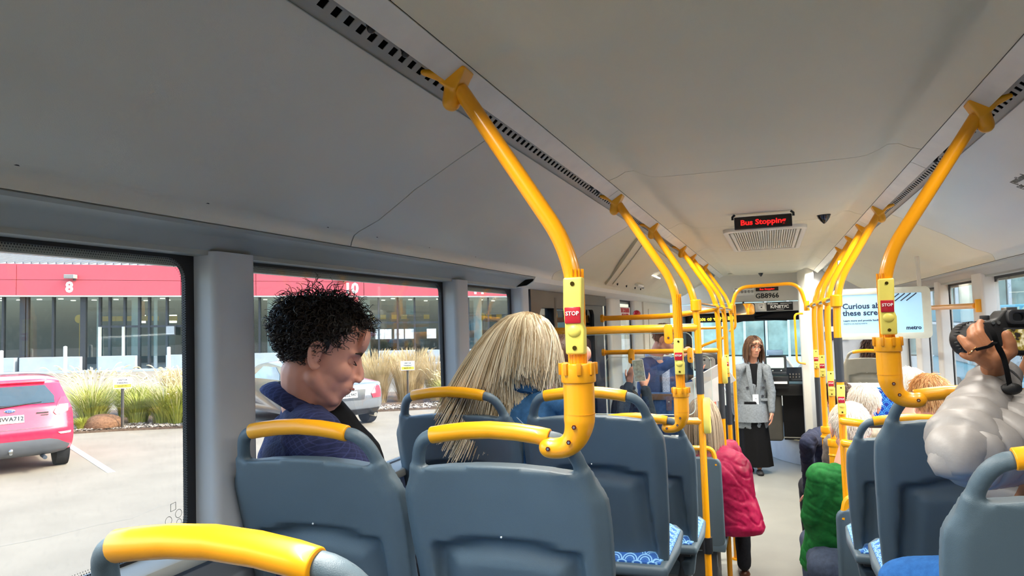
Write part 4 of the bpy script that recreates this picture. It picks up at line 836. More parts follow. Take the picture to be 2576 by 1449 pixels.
# ------------------------------------------------------------------ cars
def car(name, label, loc, rz, prof, paint, hw0, tum, sedan=False):
    t = othing(name, label, 'car', loc, rz)
    P = [Vector((0, a, b)) for a, b in prof]; P = P+[P[0]]; cum = [0]
    for a, b in zip(P[:-1], P[1:]): cum.append(cum[-1]+(b-a).length)
    sp = smoothpath(P, .10, 4); M = 23; rows = []
    Lc = max(p.y for p in sp); 
    def hw(z): return hw0 - (.04*((.55-z)/.3)**2 if z < .55 else 0) - (tum*(z-.92) if z > .92 else 0)
    for j in range(M):
        v = -1+2*j/(M-1); v = math.copysign(abs(v)**.8, v); a = .11*abs(v)**5; r = []
        for p in sp:
            y = p.y+(Lc/2-p.y)*a*(.75 if p.y < Lc/2 else .75); z = p.z+(.75-p.z)*a*.55; r.append((v*hw(z), y, z))
        rows.append(r)
    g = G().grid(rows); n = len(sp); o = 0; g.f.append(tuple(range(n-1))); g.f.append(tuple((M-1)*n+i for i in range(n-1)))
    body = g.build('body', paint, t, world=False, angle=50); bv = BVHTree.FromPolygons([v.co.copy() for v in body.data.vertices], [tuple(p.vertices) for p in body.data.polygons])
    def patch(name, rows, m, n=10, off=.006, side=0, parent=t, solid=.004):
        gg = G(); R = []
        dense = []
        for (a, b) in zip(rows[:-1], rows[1:]):
            for k in range(4): dense.append(tuple(a[i]+(b[i]-a[i])*k/4 for i in range(3)))
        dense.append(rows[-1])
        for z, l, r in dense:
            q = []
            for i in range(n+1):
                s_ = l+(r-l)*i/n
                if side == 0: hit = bv.ray_cast(Vector((s_, -3, z)), Vector((0, 1, 0))); dflt = Vector((s_, 0, z))
                else: hit = bv.ray_cast(Vector((side*3, s_, z)), Vector((-side, 0, 0))); dflt = Vector((side*hw0, s_, z))
                nn = hit[1] if hit[1] else Vector((0, -1, 0)); nn = nn if nn.dot(Vector((side, -1 if side == 0 else 0, 0))) > 0 else -nn
                q.append((hit[0] if hit[0] else dflt)+nn*off)
            R.append(q)
        gg.grid(R); return gg.build(name, m, parent, world=False, solid=solid)
    TY = mat('tyre_rubber', '1a1a1c', .85); WH = mat('alloy_wheel', 'a8aaac', .35, .8)
    for sx in (-1, 1):
        for y in (.68, Lc-.75):
            w = G().tube([(sx*(hw0-.20), y, .31), (sx*(hw0-.19), y, .31), (sx*(hw0-.01), y, .31), (sx*(hw0+.0), y, .31)], [.26, .31, .31, .27], 28).build('wheel', TY, t, world=False)
            G().tube([(sx*(hw0-.02), y, .31), (sx*(hw0+.004), y, .31)], .19, 24).build('rim', WH, w, world=False)
            for k in range(5): a = k*1.2566; G().box((sx*(hw0+.006), y+.10*math.cos(a), .31+.10*math.sin(a)), (.012, .15, .035), Matrix.Rotation(a, 3, 'X')).build('spoke', WH, w, world=False)
    return t, patch, bv, Lc
RED = mat('car_paint_red', 'c41f40', .25, var=.02, coat=1); SIL = mat('car_paint_silver', '8b9096', .25, .6, var=.03, coat=1); CGL = mat('car_glass', '3b4a50', .06, spec=.8); TL = mat('tail_lamp_red', 'd23a4a', .15, coat=1); TLW = mat('tail_lamp_clear', 'f2c8cc', .12, coat=1); CHR = mat('chrome', 'd9d4c8', .12, 1); BUMP = mat('bumper_grey', '5a5c60', .6); PLW = mat('plate_white', 'eef0ee', .4)
t, patch, bv, L = car('red_car', 'red hatchback with number plate NWA712 parked outside the nearest window', (-10.98, 7.69, 0), math.atan2(.482, -.876)-math.pi/2, [(.10, .30), (0, .45), (0, .66), (.05, .80), (.10, 1.03), (.20, 1.09), (.50, 1.38), (.50, 1.43), (.9, 1.475), (1.6, 1.485), (2.2, 1.42), (2.95, 1.02), (3.75, .85), (3.95, .6), (3.9, .3), (3.6, .24), (.35, .24)], RED, .86, .30)
patch('rear_window', [(1.06, -.60, .60), (1.16, -.61, .61), (1.33, -.50, .50)], CGL); patch('lower_bumper', [(.26, -.74, .74), (.40, -.80, .80), (.50, -.62, .62), (.53, -.5, .5)], BUMP, off=.012)
for s in (-1, 1):
    q = sorted; patch('tail_lamp', [(.88, *sorted((s*.60, s*.66))), (.92, *sorted((s*.57, s*.81))), (1.05, *sorted((s*.64, s*.80))), (1.13, *sorted((s*.70, s*.77)))], TL, off=.012); patch('lamp_core', [(.92, *sorted((s*.61, s*.77))), (1.02, *sorted((s*.65, s*.78)))], TLW, off=.018); patch('fog_reflector', [(.58, *sorted((s*.66, s*.80))), (.61, *sorted((s*.62, s*.81)))], TLW, off=.012)
pl = patch('number_plate', [(.80, -.18, .18), (.915, -.18, .18)], PLW, off=.014)
def onbody(x, z, off): h = bv.ray_cast(Vector((x, -3, z)), Vector((0, 1, 0))); return h[0]+Vector((0, -off, 0)), h[1]
def ctext(s_, size, x, z, parent, m, off, bold=0, sx=1):
    p, n = onbody(x, z, off); o = text(s_, size, Matrix.Translation(p) @ Matrix.Rotation(R_(82), 4, 'X'), m, None, bold=bold, sx=sx); o.parent = parent; MW[o.name] = Matrix(); return o
ctext('NWA712', .088, 0, .866, pl, BLTXT, .022, .002); ctext('DUNEDIN AUTO', .02, 0, .813, pl, BLTXT, .022)
g = G(); p, n = onbody(0, .985, .01); g.sph(p, (.075, .012, .032), 20, 10); em = g.build('oval_emblem', CHR, t, world=False); G().sph(p-Vector((0, .004, 0)), (.066, .012, .026), 20, 10).build('emblem_field', mat('badge_blue', '4a5a88', .3), em, world=False); ctext('Ford', .036, 0, .985, em, WHTXT, .024)
p, n = onbody(.42, .93, .012); G().box(p, (.16, .008, .02)).build('model_badge', CHR, t, world=False); p, n = onbody(.45, .895, .012); G().box(p, (.10, .008, .012)).build('model_badge', CHR, t, world=False)
a, b = onbody(.05, 1.06, .02)[0], onbody(.42, 1.09, .025)[0]; G().tube([onbody(-.18, 1.045, .02)[0], a, b], [.016, .012, .006], 8).build('rear_wiper', BLACK, t, world=False)
patch('tailgate_seam', [(.70, -.58, .58), (.707, -.58, .58)], BUMP, off=.003); G().cyl((.0, -.10, .36), (0, .12, .36), .022, None, 10).sph((0, -.10, .40), .035).build('tow_ball', STEEL, t, world=False); G().tube([(.45, -.02, .24), (.45, .3, .24)], .03, 10).build('exhaust', DGREY, t, world=False)
patch('rear_spoiler', [(1.36, -.50, .50), (1.41, -.52, .52)], RED, off=.03, solid=.03)
t, patch, bv, L = car('silver_car', 'silver saloon parked outside seen past the curly haired man, plate ending 947', (-8.50, 13.15, 0), math.atan2(.482, -.876)-math.pi/2, [(.12, .28), (.02, .42), (0, .66), (.05, .84), (.12, .94), (.85, 1.0), (1.65, 1.34), (2.5, 1.41), (3.1, 1.34), (3.9, .98), (4.6, .85), (4.85, .6), (4.75, .3), (4.4, .24), (.45, .24)], SIL, .90, .34, True)
patch('rear_window', [(1.03, -.55, .55), (1.28, -.44, .44)], CGL); patch('side_window', [(1.0, 1.75, 3.2), (1.12, 1.75, 3.0), (1.28, 2.0, 2.7)], mat('car_glass_light', '9fb6c0', .08), side=-1); patch('side_window', [(1.0, 1.15, 1.65), (1.12, 1.35, 1.66), (1.24, 1.70, 1.72)], mat('car_glass_light', '9fb6c0', .08), side=-1)
patch('lower_bumper', [(.26, -.76, .76), (.40, -.80, .80)], BLKP, off=.012); patch('plate_recess', [(.60, -.34, .34), (.82, -.40, .40)], DGREY, off=.004)
pl = patch('number_plate', [(.655, -.18, .18), (.78, -.18, .18)], PLW, off=.014)
for s in (-1, 1): patch('tail_lamp', [(.62, *sorted((s*.56, s*.80))), (.72, *sorted((s*.52, s*.82))), (.86, *sorted((s*.66, s*.80)))], TL, off=.012); G().cyl((s*.6, -.03, .26), (s*.6, .2, .26), .045, None, 12).build('exhaust', CHR, t, world=False)
ctext('GZL947', .092, 0, .717, pl, BLTXT, .022, .002); patch('chrome_strip', [(.83, -.40, .40), (.845, -.40, .40)], CHR, off=.012); p, n = onbody(0, .895, .012)
G().tube([p+Vector((.045*math.cos(a), 0, .045*math.sin(a))) for a in [k*math.pi/10 for k in range(20)]], .006, 6, closed=True).tube([p, p+Vector((0, 0, .045))], .005, 6).tube([p, p+Vector((.039, 0, -.022))], .005, 6).tube([p, p+Vector((-.039, 0, -.022))], .005, 6).build('star_emblem', CHR, t, world=False)
# ------------------------------------------------------------------ terminal building
FO, FA = Vector((-37.55, 26.96, 0)), R_(24.53); FM = Matrix.Translation(FO) @ Matrix.Rotation(FA, 4, 'Z'); FI = FM.inverted()
def fpt(px, py=840, n=0):
    o, r = oray(px, py); o = FI @ o; r = FI.to_3x3() @ r; p = o+r*((n-o.y)/r.y); return p.x, p.z/(1-.0045*p.x)
def fs(px, n=0): return fpt(px, 840, n)[0]
shear = lambda co: np.stack([co[:, 0], co[:, 1], co[:, 2]*(1-.0045*co[:, 0])], 1)
tb = othing('terminal_building', 'long red banded bus terminal with numbered bays across the yard', 'building', FO, FA)
def fb(name, g, m, par=tb, **k): return g.build(name, m, par, world=False, post=shear, smooth=k.pop('smooth', False), **k)
REDF = mat('fascia_red', 'cf525c', .45, var=.04, ns=.6); CONC = mat('pale_concrete', 'a9b0b4', .8, var=.06, ns=2); MUL = mat('mullion_dark', '2f3236', .5); FGL = glassmat('terminal_glass', (.72, .80, .80), .14, .01); YSG = mat('yellow_sign', 'f0b02a', .5, emit=.0); DKW = mat('terminal_dark', '5a6063', .8)
sx = [fs(p) for p in (-420, 48, 460, 648, 801, 918, 1105, 1290, 1500)]
for a, b in zip(sx[:-1], sx[1:]):
    for z0, z1 in ((4.12, 4.93), (4.95, 5.78)): fb('fascia_panel', G().bx(a+.015, b-.015, -.3, -.15, z0, z1), REDF)
fb('fascia_backing', G().bx(sx[0], sx[-1], -.16, .6, 4.15, 5.74), DKW); fb('soffit', G().bx(sx[0], sx[-1], -.28, 6, 4.04, 4.12), mat('soffit_white', 'c9c6be', .7))
fb('floor_slab', G().bx(sx[0], sx[-1], -1.2, 8, 0, .06), CONC); fb('back_wall', G().bx(sx[0], sx[-1], 7, 7.2, 0, 4.1), DKW)
mull = (-200, -60, 0, 50, 62, 127, 203, 245, 270, 308, 345, 370, 415, 460, 560, 650, 700, 770, 865, 952, 1000, 1043, 1105, 1180, 1230, 1290, 1400)
for a, b in zip(mull[:-1], mull[1:]): fb('glass_pane', G().bx(fs(a)+.05, fs(b)-.05, .30, .32, .75, 4.05), FGL)
for p in mull: w = .28 if p in (50, 203, 865) else .10; fb('mullion', G().bx(fs(p)-w/2, fs(p)+w/2, .2, .42, .06, 4.08), MUL)
for z in (2.35,): fb('transom', G().bx(fs(245), fs(460), .25, .38, z, z+.12), MUL); fb('transom', G().bx(fs(865), fs(1105), .25, .38, z+.1, z+.2), MUL)
for a, b in ((-200, 38), (50, 203), (247, 342), (418, 462), (560, 700), (952, 1043), (1075, 1105), (1180, 1290)): fb('ledge', G().bx(fs(a), fs(b), -.05, .5, .06, .80), CONC, bevel=.02)
for p in (33, 225, 322, 372, 672, 915, 1204): fb('column', G().cyl((fs(p), 1.0, 0), (fs(p), 1.0, 4.1), .24 if p in (322, 672, 915, 1204) else .10, None, 14), mat('column_white', 'd5dad8', .5), smooth=True)
for p in (206, 222, 238, 255, 276, 293, 312, 330, 350, 388, 400, 655, 680, 925, 955, 985, 1010, 1070, 1235, 1262): fb('yellow_fin', G().bx(fs(p)-.16, fs(p)+.16, 2.0, 2.15, 2.72, 3.0), YSG)
for p in (177, 1213): fb('yellow_disc', G().cyl((fs(p), 1.0, 2.85), (fs(p), .9, 2.85), .24, None, 20), YSG); fb('yellow_post', G().cyl((fs(p), 1.0, .2), (fs(p), 1.0, 2.6), .05, None, 8), YSG)
fb('orange_panel', G().bx(fs(285), fs(302), 3, 3.1, 2.9, 3.9), mat('orange_board', 'e8923a', .6)); fb('orange_panel', G().bx(fs(685), fs(692), 2, 2.1, 2.7, 4.0), mat('orange_board', 'e8923a', .6)); fb('orange_panel', G().bx(fs(1000), fs(1007), 2, 2.1, 2.9, 4.0), mat('orange_board', 'e8923a', .6))
fb('teal_board', G().bx(fs(1020), fs(1040), .9, 1.0, 3.0, 3.9), mat('teal_board', '3f8f9a', .6)); fb('red_panel', G().bx(fs(866), fs(902), -.2, .1, 2.9, 4.1), REDF)
for p in (955, 972, 1003, 1030, 1085): fb('poster', G().bx(fs(p)-.26, fs(p)+.26, .25, .27, 1.5, 2.1), mat('poster_white', 'd8d6ce', .7, var=.3, ns=6))
LMP = mat('shop_lamp', 'fff2d8', .5, emit=2.5)
for i in range(44): fb('ceiling_lamp', G().bx(sx[1]-6+i*.85, sx[1]-6+i*.85+.22, 1.2+(i*7 % 5), 1.35+(i*7 % 5), 3.98, 4.02), LMP)
for p in (258, 268, 348, 356): fb('lit_panel', G().bx(fs(p)-.12, fs(p)+.12, 4.5, 4.6, 2.6, 3.1), LMP)
for p in (247, 307): fb('door_frame', G().bx(fs(p)-.06, fs(p)+.06, .1, .25, .06, 2.4), mat('frame_pale', 'b9bcb0', .5))
fb('info_monitor', G().bx(fs(418), fs(442), -.1, .0, 1.9, 2.45), MUL); fb('monitor_face', G().bx(fs(420), fs(440), -.12, -.1, 1.95, 2.4), mat('monitor_grey', '8f979c', .2))
for p, s_ in ((181, '8'), (887, '10'), (1206, '11')):
    o = text(s_, .78, Matrix(((1, 0, 0, fs(p)), (0, 0, -1, -.31), (0, 1, 0, 4.53*(1-.0045*fs(p))), (0, 0, 0, 1))), WHTXT, None, name='bay_number', bold=.03); o.parent = tb
for p in (190, 863): fb('floodlight', G().bx(fs(p)-.26, fs(p)+.26, -.75, -.35, 5.0, 5.22), mat('lamp_grey', '8d8b86', .5), bevel=.03); fb('floodlight_arm', G().bx(fs(p)+.1, fs(p)+.16, -.5, -.28, 4.9, 5.05), MUL)
g = G(); RF = mat('roof_sheet_white', 'b4b7b9', .6); fb('roof', G().add([(sx[0], -.1, 5.80), (sx[-1], -.1, 5.80), (sx[-1], 9, 8.6), (sx[0], 9, 8.6), (sx[0], -.1, 5.72), (sx[-1], -.1, 5.72), (sx[-1], 9, 8.5), (sx[0], 9, 8.5)], [(0, 1, 2, 3), (7, 6, 5, 4), (0, 4, 5, 1)]), RF)
for i in range(110):
    x = sx[0]+4+i*.42
    if x < sx[-1]: fb('roof_rib', G().add([(x-.03, -.12, 5.81), (x+.03, -.12, 5.81), (x+.03+2.2, 9, 8.61), (x-.03+2.2, 9, 8.61), (x-.03, -.12, 5.90), (x+.03, -.12, 5.90), (x+.03+2.2, 9, 8.70), (x-.03+2.2, 9, 8.70)], [(4, 5, 6, 7), (0, 1, 5, 4), (1, 2, 6, 5), (3, 0, 4, 7), (2, 3, 7, 6)]), mat('roof_rib_grey', '5f6264', .5))
for p, h, lb in ((34, 1.2, 'white bollard at the far left bay of the terminal'), (190, 1.35, 'white post in front of bay eight left of its doors'), (443, 1.2, 'white bollard at the right side of bay eight')):
    s0 = FM @ Vector((fs(p), -1.0, 0)); t = othing('bollard', lb, 'bollard', s0); G().cyl(s0, s0+Vector((0, 0, h)), .09, None, 14).sph(s0+Vector((0, 0, h)), (.09, .09, .04)).build('post', mat('bollard_white', 'dcdcd8', .5), t)
# ------------------------------------------------------------------ ahead: pale glazed block, cone, white barrier; right: teal bus and red banded block
t = othing('glazed_block', 'pale green glazed building across the road ahead of the windscreen', 'building', (0, 26, 0)); PGL = mat('pale_green_glazing', '9fb5a6', .35, var=.45, ns=1.6, spec=.4)
G().bx(-4.6, 9, 26.2, 30, 0, 9).build('core', mat('block_inner', '8fa3a0', .6, var=.3, ns=.8), t, world=False if False else True, smooth=False)
for i in range(9): x = -4.5+i*1.42; G().bx(x+.05, x+1.34, 26.0, 26.1, .9, 3.4).build('pane', PGL, t, smooth=False); G().bx(x+.05, x+1.34, 26.0, 26.1, 3.6, 7).build('pane', PGL, t, smooth=False)
for i in range(19): x = -4.5+i*.71; G().bx(x-.04, x+.04, 25.9, 26.15, 0, 7).build('mullion', mat('pale_mullion', 'dde3e0', .5), t, smooth=False)
G().bx(-4.6, 9, 25.7, 26.1, 0, .85).build('plinth', mat('white_render', 'eceae2', .7), t, smooth=False)
t = othing('traffic_cone', 'orange and white traffic cone ahead of the bus left of the blazer woman', 'cone', (-1.35, 17.5, 0)); G().cyl((-1.35, 17.5, .04), (-1.35, 17.5, .75), .15, .03, 16).build('body', mat('cone_orange', 'f0663a', .5), t); G().cyl((-1.35, 17.5, .40), (-1.35, 17.5, .58), .092, .062, 16).build('white_band', WHTXT, t); G().bx(-1.57, -1.13, 17.28, 17.72, 0, .04).build('base', mat('cone_orange', 'f0663a', .5), t, smooth=False)
TEAL = mat('bus_paint_teal', '3fb4c8', .35, var=.04, coat=.4)
t = othing('teal_bus', 'teal bus parked alongside seen through the right hand windows', 'bus', (4.6, 14, 0))
G().bx(3.4, 5.9, 7.0, 19, .30, 1.25).build('body', TEAL, t, bevel=.1, seg=3); G().bx(3.42, 5.88, 7.05, 18.95, 1.25, 2.0).build('window_band', mat('bus_glass_grey', '8d989c', .12), t, smooth=False); G().bx(3.4, 5.9, 7.0, 19, 2.0, 2.32).build('roof', TEAL, t, bevel=.08, seg=3); G().bx(3.38, 3.42, 7.1, 18.9, 1.96, 2.01).build('white_line', WHTXT, t, smooth=False)
for y in (8.5, 10.2, 12, 13.8, 15.5, 17.3): G().bx(3.38, 3.43, y-.06, y+.06, 1.25, 2.0).build('pillar', TEAL, t, smooth=False)
for y in (9.2, 16.4): G().tube([(3.36, y, .48), (3.6, y, .48)], .46, 24).build('wheel', mat('tyre_rubber', '1a1a1c', .85), t)
t = othing('far_block', 'red banded pale building behind the teal bus on the right', 'building', (14, 20, 0)); G().bx(13, 14, 4, 60, 0, 3.4).build('wall', mat('grey_wall_far', 'b9b8b4', .8, var=.15, ns=.5), t, smooth=False)
for i in range(10): G().bx(12.9, 13.1, 4+i*5.5, 4+i*5.5+5.4, 3.4, 5.4).build('fascia_panel', REDF, t, smooth=False)
for i in range(12): G().bx(12.92, 12.98, 5+i*4, 7.6+i*4, .9, 3.0).build('window_pane', mat('far_glass', '8ea0a8', .1, spec=.8), t, smooth=False)
# roof of our own bus, so the sky does not leak in
g = G().bx(-1.34, 1.29, Y0-.05, 11.5, 2.62, 2.68); o = struct('ceiling_roof', g, WHITEP, smooth=False)
# ================================================================== PEOPLE
SKIN = mat('skin_light', 'c98f74', .5, var=.10, ns=14, bump=.15, bs=500, spec=.35, sss=.12)
SKINP = mat('skin_pink', 'dc9f8a', .5, var=.12, ns=12, spec=.35, sss=.12)
SKINT = mat('skin_tan', 'a9704e', .5, var=.08, ns=16, bump=.2, bs=700, spec=.35, sss=.1)
EYEW = mat('eye_white', 'e6e2dc', .2, var=0); IRIS = mat('iris_dark', '2a2320', .15); LIP = mat('lips', 'b0665c', .4)
def basis(az, pitch=0, roll=0):
    """columns: right, forward, up. az degrees clockwise from +Y, pitch>0 looks down, roll>0 tilts to own right"""
    M = Matrix.Rotation(-R_(az), 3, 'Z') @ Matrix.Rotation(-R_(pitch), 3, 'X') @ Matrix.Rotation(R_(roll), 3, 'Y'); return M
def head(g, c, B, s, female=False, ears=True):
    """adds a head (centre between the ears) to g; returns local->world"""
    H = Matrix.Translation(c) @ B.to_4x4() @ Matrix.Scale(s, 4)
    def E(p, r, q=(14, 10)): g.sph(H @ Vector(p), tuple(x*s for x in r), q[0], q[1], A=B)
    def Cc(a, b, ra, rb): g.cap(H @ Vector(a), H @ Vector(b), ra*s, rb*s, 10)
    E((0, -.015, .045), (.076, .098, .083), (20, 14)); E((0, .022, .012), (.066, .068, .092), (20, 14)); E((0, .026, -.052), (.055, .056, .050)); E((0, .062, -.094), (.024, .022, .019))
    Cc((-.050, .0, -.055), (-.018, .060, -.095), .020, .017); Cc((.050, .0, -.055), (.018, .060, -.095), .020, .017)
    for x in (-1, 1): E((x*.036, .058, -.022), (.025, .026, .027)); Cc((x*.012, .084, .026), (x*.045, .070, .024), .011, .008); E((x*.0115, .104, -.034), (.008, .011, .008))
    Cc((0, .084, .020), (0, .104, -.020), .0095, .0115); E((0, .107, -.027), (.0115, .011, .0095)); E((0, .086, .058), (.050, .016, .035))
    E((0, .090, -.056), (.023, .010, .006)); E((0, .088, -.066), (.020, .011, .007)); E((0, .072, -.056), (.036, .027, .030)); E((0, .070, -.03), (.040, .024, .03)); E((0, .062, -.075), (.034, .026, .024))
    if ears:
        for x in (-1, 1):
            pts = [(x*.076, .006, -.022), (x*.084, .002, -.034), (x*.084, -.010, -.030), (x*.092, -.022, -.005), (x*.094, -.024, .016), (x*.090, -.012, .030), (x*.083, .002, .026), (x*.078, .008, .010)]
            g.tube([H @ Vector(p) for p in smoothpath(pts, .012, 3)], .0058*s, 8); E((x*.080, -.010, -.002), (.006, .016, .028))
    return H
def dent(H, s, amt=.011):
    Hi = H.inverted()
    def f(p):
        q = Hi @ p; d = 0
        if q.y > .03:
            for x in (-.031, .031): d -= amt*s*math.exp(-(((q.x-x)/.016)**2+((q.z-.006)/.012)**2))
            d -= .0035*s*math.exp(-((q.x/.022)**2+((q.z+.0605)/.0022)**2))
        return d
    return f
def eyes(root, H, s, B, closed=False, brow='2a2018', female=False, skin_=None):
    for x in (-.031, .031):
        c = H @ Vector((x, .0745 if not closed else .0660, .005)); e = G().sph(c, .0115*s, 14, 10).build('eye', EYEW if not closed else skin_, root)
        if not closed: G().sph(H @ Vector((x, .0835, .004)), .0052*s, 10, 8).build('iris', IRIS, e)
        G().tube([H @ Vector((x-.014, .081, .007)), H @ Vector((x, .0885, .0105 if not closed else .000)), H @ Vector((x+.014, .081, .007 if not closed else .001))], [.001*s, .0018*s, .001*s], 6).build('eyelid', mat('lash_dark', '1e1612', .7), e)
        G().tube([H @ Vector((x-math.copysign(.014, x), .092, .025)), H @ Vector((x, .092, .030)), H @ Vector((x+math.copysign(.018, x), .078, .027))], [.0022*s, .0034*s, .0014*s], 6).build('eyebrow', mat('brow_'+brow, brow, .8), root)
def hand(g, w, d, n, s=1, side=1, curl=.5, spread=.12):
    """w wrist, d finger direction, n palm normal (palm faces n); side: +1 thumb to d x n"""
    d = Vector(d).normalized(); n = Vector(n); n = (n-d*n.dot(d)).normalized(); t = d.cross(n)*side; w = Vector(w)
    g.cap(w, w+d*.03*s, .024*s, .026*s, 10)
    for k in (-1.1, -.35, .35, 1.1): g.cap(w+d*.02*s+t*k*.010*s, w+d*.078*s+t*k*.019*s, .015*s, .0125*s, 8)
    for k, L in ((1.1, .068), (.37, .077), (-.37, .072), (-1.1, .056)):
        p = w+d*.082*s+t*k*.0195*s; v = (d+t*k*spread).normalized(); cu = curl*.55
        for q, f in enumerate((.45, .32, .25)):
            v2 = (v*math.cos(cu)+n*math.sin(cu)); nn = (n*math.cos(cu)-v*math.sin(cu)); e = p+v2*L*f*s; g.cap(p, e, (.0094-.0008*q)*s, (.0088-.0009*q)*s, 8); p = e; v = v2; n_ = nn; cu = curl*(.8-.1*q)
            n = n if q < 0 else n; v = v2
    p = w+d*.022*s+t*.022*s; v = (d*.6+t*.75+n*.25).normalized()
    for q, L in enumerate((.040, .032, .026)): e = p+v*L*s; g.cap(p, e, (.0125-.0015*q)*s, (.0108-.0014*q)*s, 8); p = e; v = (v+d*.35+n*.15*curl).normalized()
def person(label, hc, az, pitch=0, roll=0, s=.95, skin=SKIN, body_az=None, stand=False, neck=None, pose=None, top=None, topcol=None, topname='jacket', bottom=None, shoes=None, vox=.007, cvox=.009, female=False, hands=True, ears=True, lean=(0, 0), wid=1.0, wr=.004, closed=False, brow='3a2a20', collar=None, group=None, feet_z=None, facefeat=True, bulk=1.0, dentamt=.011):
    """pose: overrides for world joints: neck, shL, shR, elL, elR, haL, haR(wrists), hip, knL, knR, anL, anR, dirL/dirR finger directions"""
    hc = Vector(hc); B = basis(az, pitch, roll); ba = az if body_az is None else body_az; Bb = basis(ba); R, F = Bb @ Vector((1, 0, 0)), Bb @ Vector((0, 1, 0)); U = Vector((0, 0, 1)); J = {}
    J['neck'] = hc + B @ Vector((0, -.045*s, -.12*s)) - U*.055*s if neck is None else Vector(neck)
    L = R*lean[0]+F*lean[1]                      # hip offset from under the neck
    J['hip'] = J['neck'] - U*.50*s + L
    for k, sg in (('L', -1), ('R', 1)):
        J['sh'+k] = J['neck'] - U*.055*s + R*sg*.165*s*wid; J['el'+k] = J['sh'+k] - U*.27*s + R*sg*.04*s + F*(.02 if stand else .10)*s
        if stand: J['ha'+k] = J['el'+k] - U*.235*s + F*.05*s; J['dir'+k] = -U+F*.1; J['kn'+k] = J['hip']+R*sg*.085*s-U*.42*s+F*.01; J['an'+k] = J['kn'+k]-U*.40*s-F*.02; J['hip'+k] = J['hip']+R*sg*.085*s
        else: J['ha'+k] = J['el'+k] + F*.20*s - U*.04*s - R*sg*.07*s; J['dir'+k] = F-R*sg*.3-U*.3; J['kn'+k] = J['hip']+R*sg*.11*s+F*.40*s+U*.02; J['an'+k] = J['kn'+k]-U*.40*s; J['hip'+k] = J['hip']+R*sg*.09*s
    if pose: J.update({k: Vector(v) for k, v in pose.items()})
    if feet_z is not None:
        for k in 'LR': J['an'+k].z = feet_z+.07; J['kn'+k].z = (feet_z+.07+J['hip'].z)/2+.0 if stand else min(J['kn'+k].z, J['hip'].z+.04)
    root = thing('person', label, 'person', (J['hip'].x, J['hip'].y, min(J['anL'].z, J['anR'].z)-.08)); tag(root, group=group)
    g = G(); H = head(g, hc, B, s, ears=ears)
    nb = J['neck']; g.cap(hc+B @ Vector((0, -.022*s, -.055*s)), nb, .050*s*bulk, .056*s*bulk, 14); g.cap(hc+B @ Vector((0, .01*s, -.075*s)), nb+F*.01, .040*s, .05*s, 12)
    g.cap(nb-U*.06*s, J['hip']+U*.1, .075*s, .085*s, 12)
    if bulk > 1.1: g.cap(hc+B @ Vector((0, .035*s, -.085*s)), nb+F*.03, .040*s, .058*s, 12)
    for k, sg in (('L', -1), ('R', 1)):
        g.cap(nb-U*.05*s, J['sh'+k], .05*s, .042*s, 8); g.cap(J['sh'+k], J['el'+k], .040*s, .034*s, 8); g.cap(J['el'+k], J['ha'+k], .033*s, .023*s, 8)
        if hands and not (pose and pose.get('nohand'+k)): 
            d = J['dir'+k]; nn = J.get('nrm'+k, -R*sg if stand else -U); hand(g, J['ha'+k], d, nn, s, side=(1 if k == 'L' else -1) if not stand else (-1 if k == 'L' else 1), curl=J['curl'+k].x if 'curl'+k in J else .45)
        g.cap(J['hip'+k], J['kn'+k], .06*s, .045*s, 8); g.cap(J['kn'+k], J['an'+k], .04*s, .03*s, 8)
    g.build('body', skin, root, vox=vox, sm=4 if vox < .005 else 2, disp=dent(H, s, dentamt) if facefeat else None)
    if facefeat: eyes(root, H, s, B, closed, brow, skin_=skin)
    if facefeat: G().tube([H @ Vector(p) for p in ((-.020, .0935, -.060), (-.008, .101, -.0585), (0, .1005, -.0597), (.008, .101, -.0585), (.020, .0935, -.060))], [.0012*s, .0032*s, .003*s, .0032*s, .0012*s], 8).build('lips', LIP, root)
    # clothes
    if top is not None:
        g = G(); b = bulk; W_ = .165*s*wid
        for k, sg in (('L', -1), ('R', 1)):
            g.cap(nb-U*.035*s-F*.01, J['sh'+k], .052*s*b, .056*s*b, 12); g.cap(J['sh'+k], J['el'+k], .060*s*b, .050*s*b, 12); g.cap(J['el'+k], J['ha'+k]-(J['ha'+k]-J['el'+k]).normalized()*.012, .050*s*b, .037*s*b, 12)
        dn = (J['hip']-nb); TL_ = dn.length; dn = dn.normalized(); st_ = [(.015, .055, .05), (.035, .105, .068), (.062, .150, .085), (.10, .172, .100), (.17, .178, .115), (.26, .170, .118), (.36, .160, .115), (.46, .165, .120), (.54, .172, .125), (.58, .150, .11)]
        if stand: st_ = st_[:-1]+[(.60, .175, .125), (.64, .16, .12)]
        R_w = []; kx = TL_/(.50*s)
        for q, rx, ry in st_: c = nb+dn*q*s*kx; R_w.append([c+Bb @ Vector((rx*s*wid*b*math.cos(a_), ry*s*b*math.sin(a_)-.008, 0)) for a_ in [2*math.pi*i/28 for i in range(29)]])
        g.grid(R_w); o_ = len(g.v); g.v += [tuple(nb), tuple(nb+dn*(st_[-1][0]+.01)*s*kx)]; m0 = o_-29*len(R_w)
        for i in range(28): g.f.append((m0+i, m0+i+1, o_)); g.f.append((o_-29+i, o_-29+i+1, o_+1))
        sc = 9.0
        def dd(p, w=wr):
            f = noise.noise(Vector((p.x*9, p.y*9, p.z*16+p.x*8)))      # soft creases
            return w*(1.3*f - 1.2*math.exp(-(f/.10)**2)*.8 + .5*noise.noise(p*30))
        g.build(topname, top, root, vox=cvox, sm=3, disp=dd)
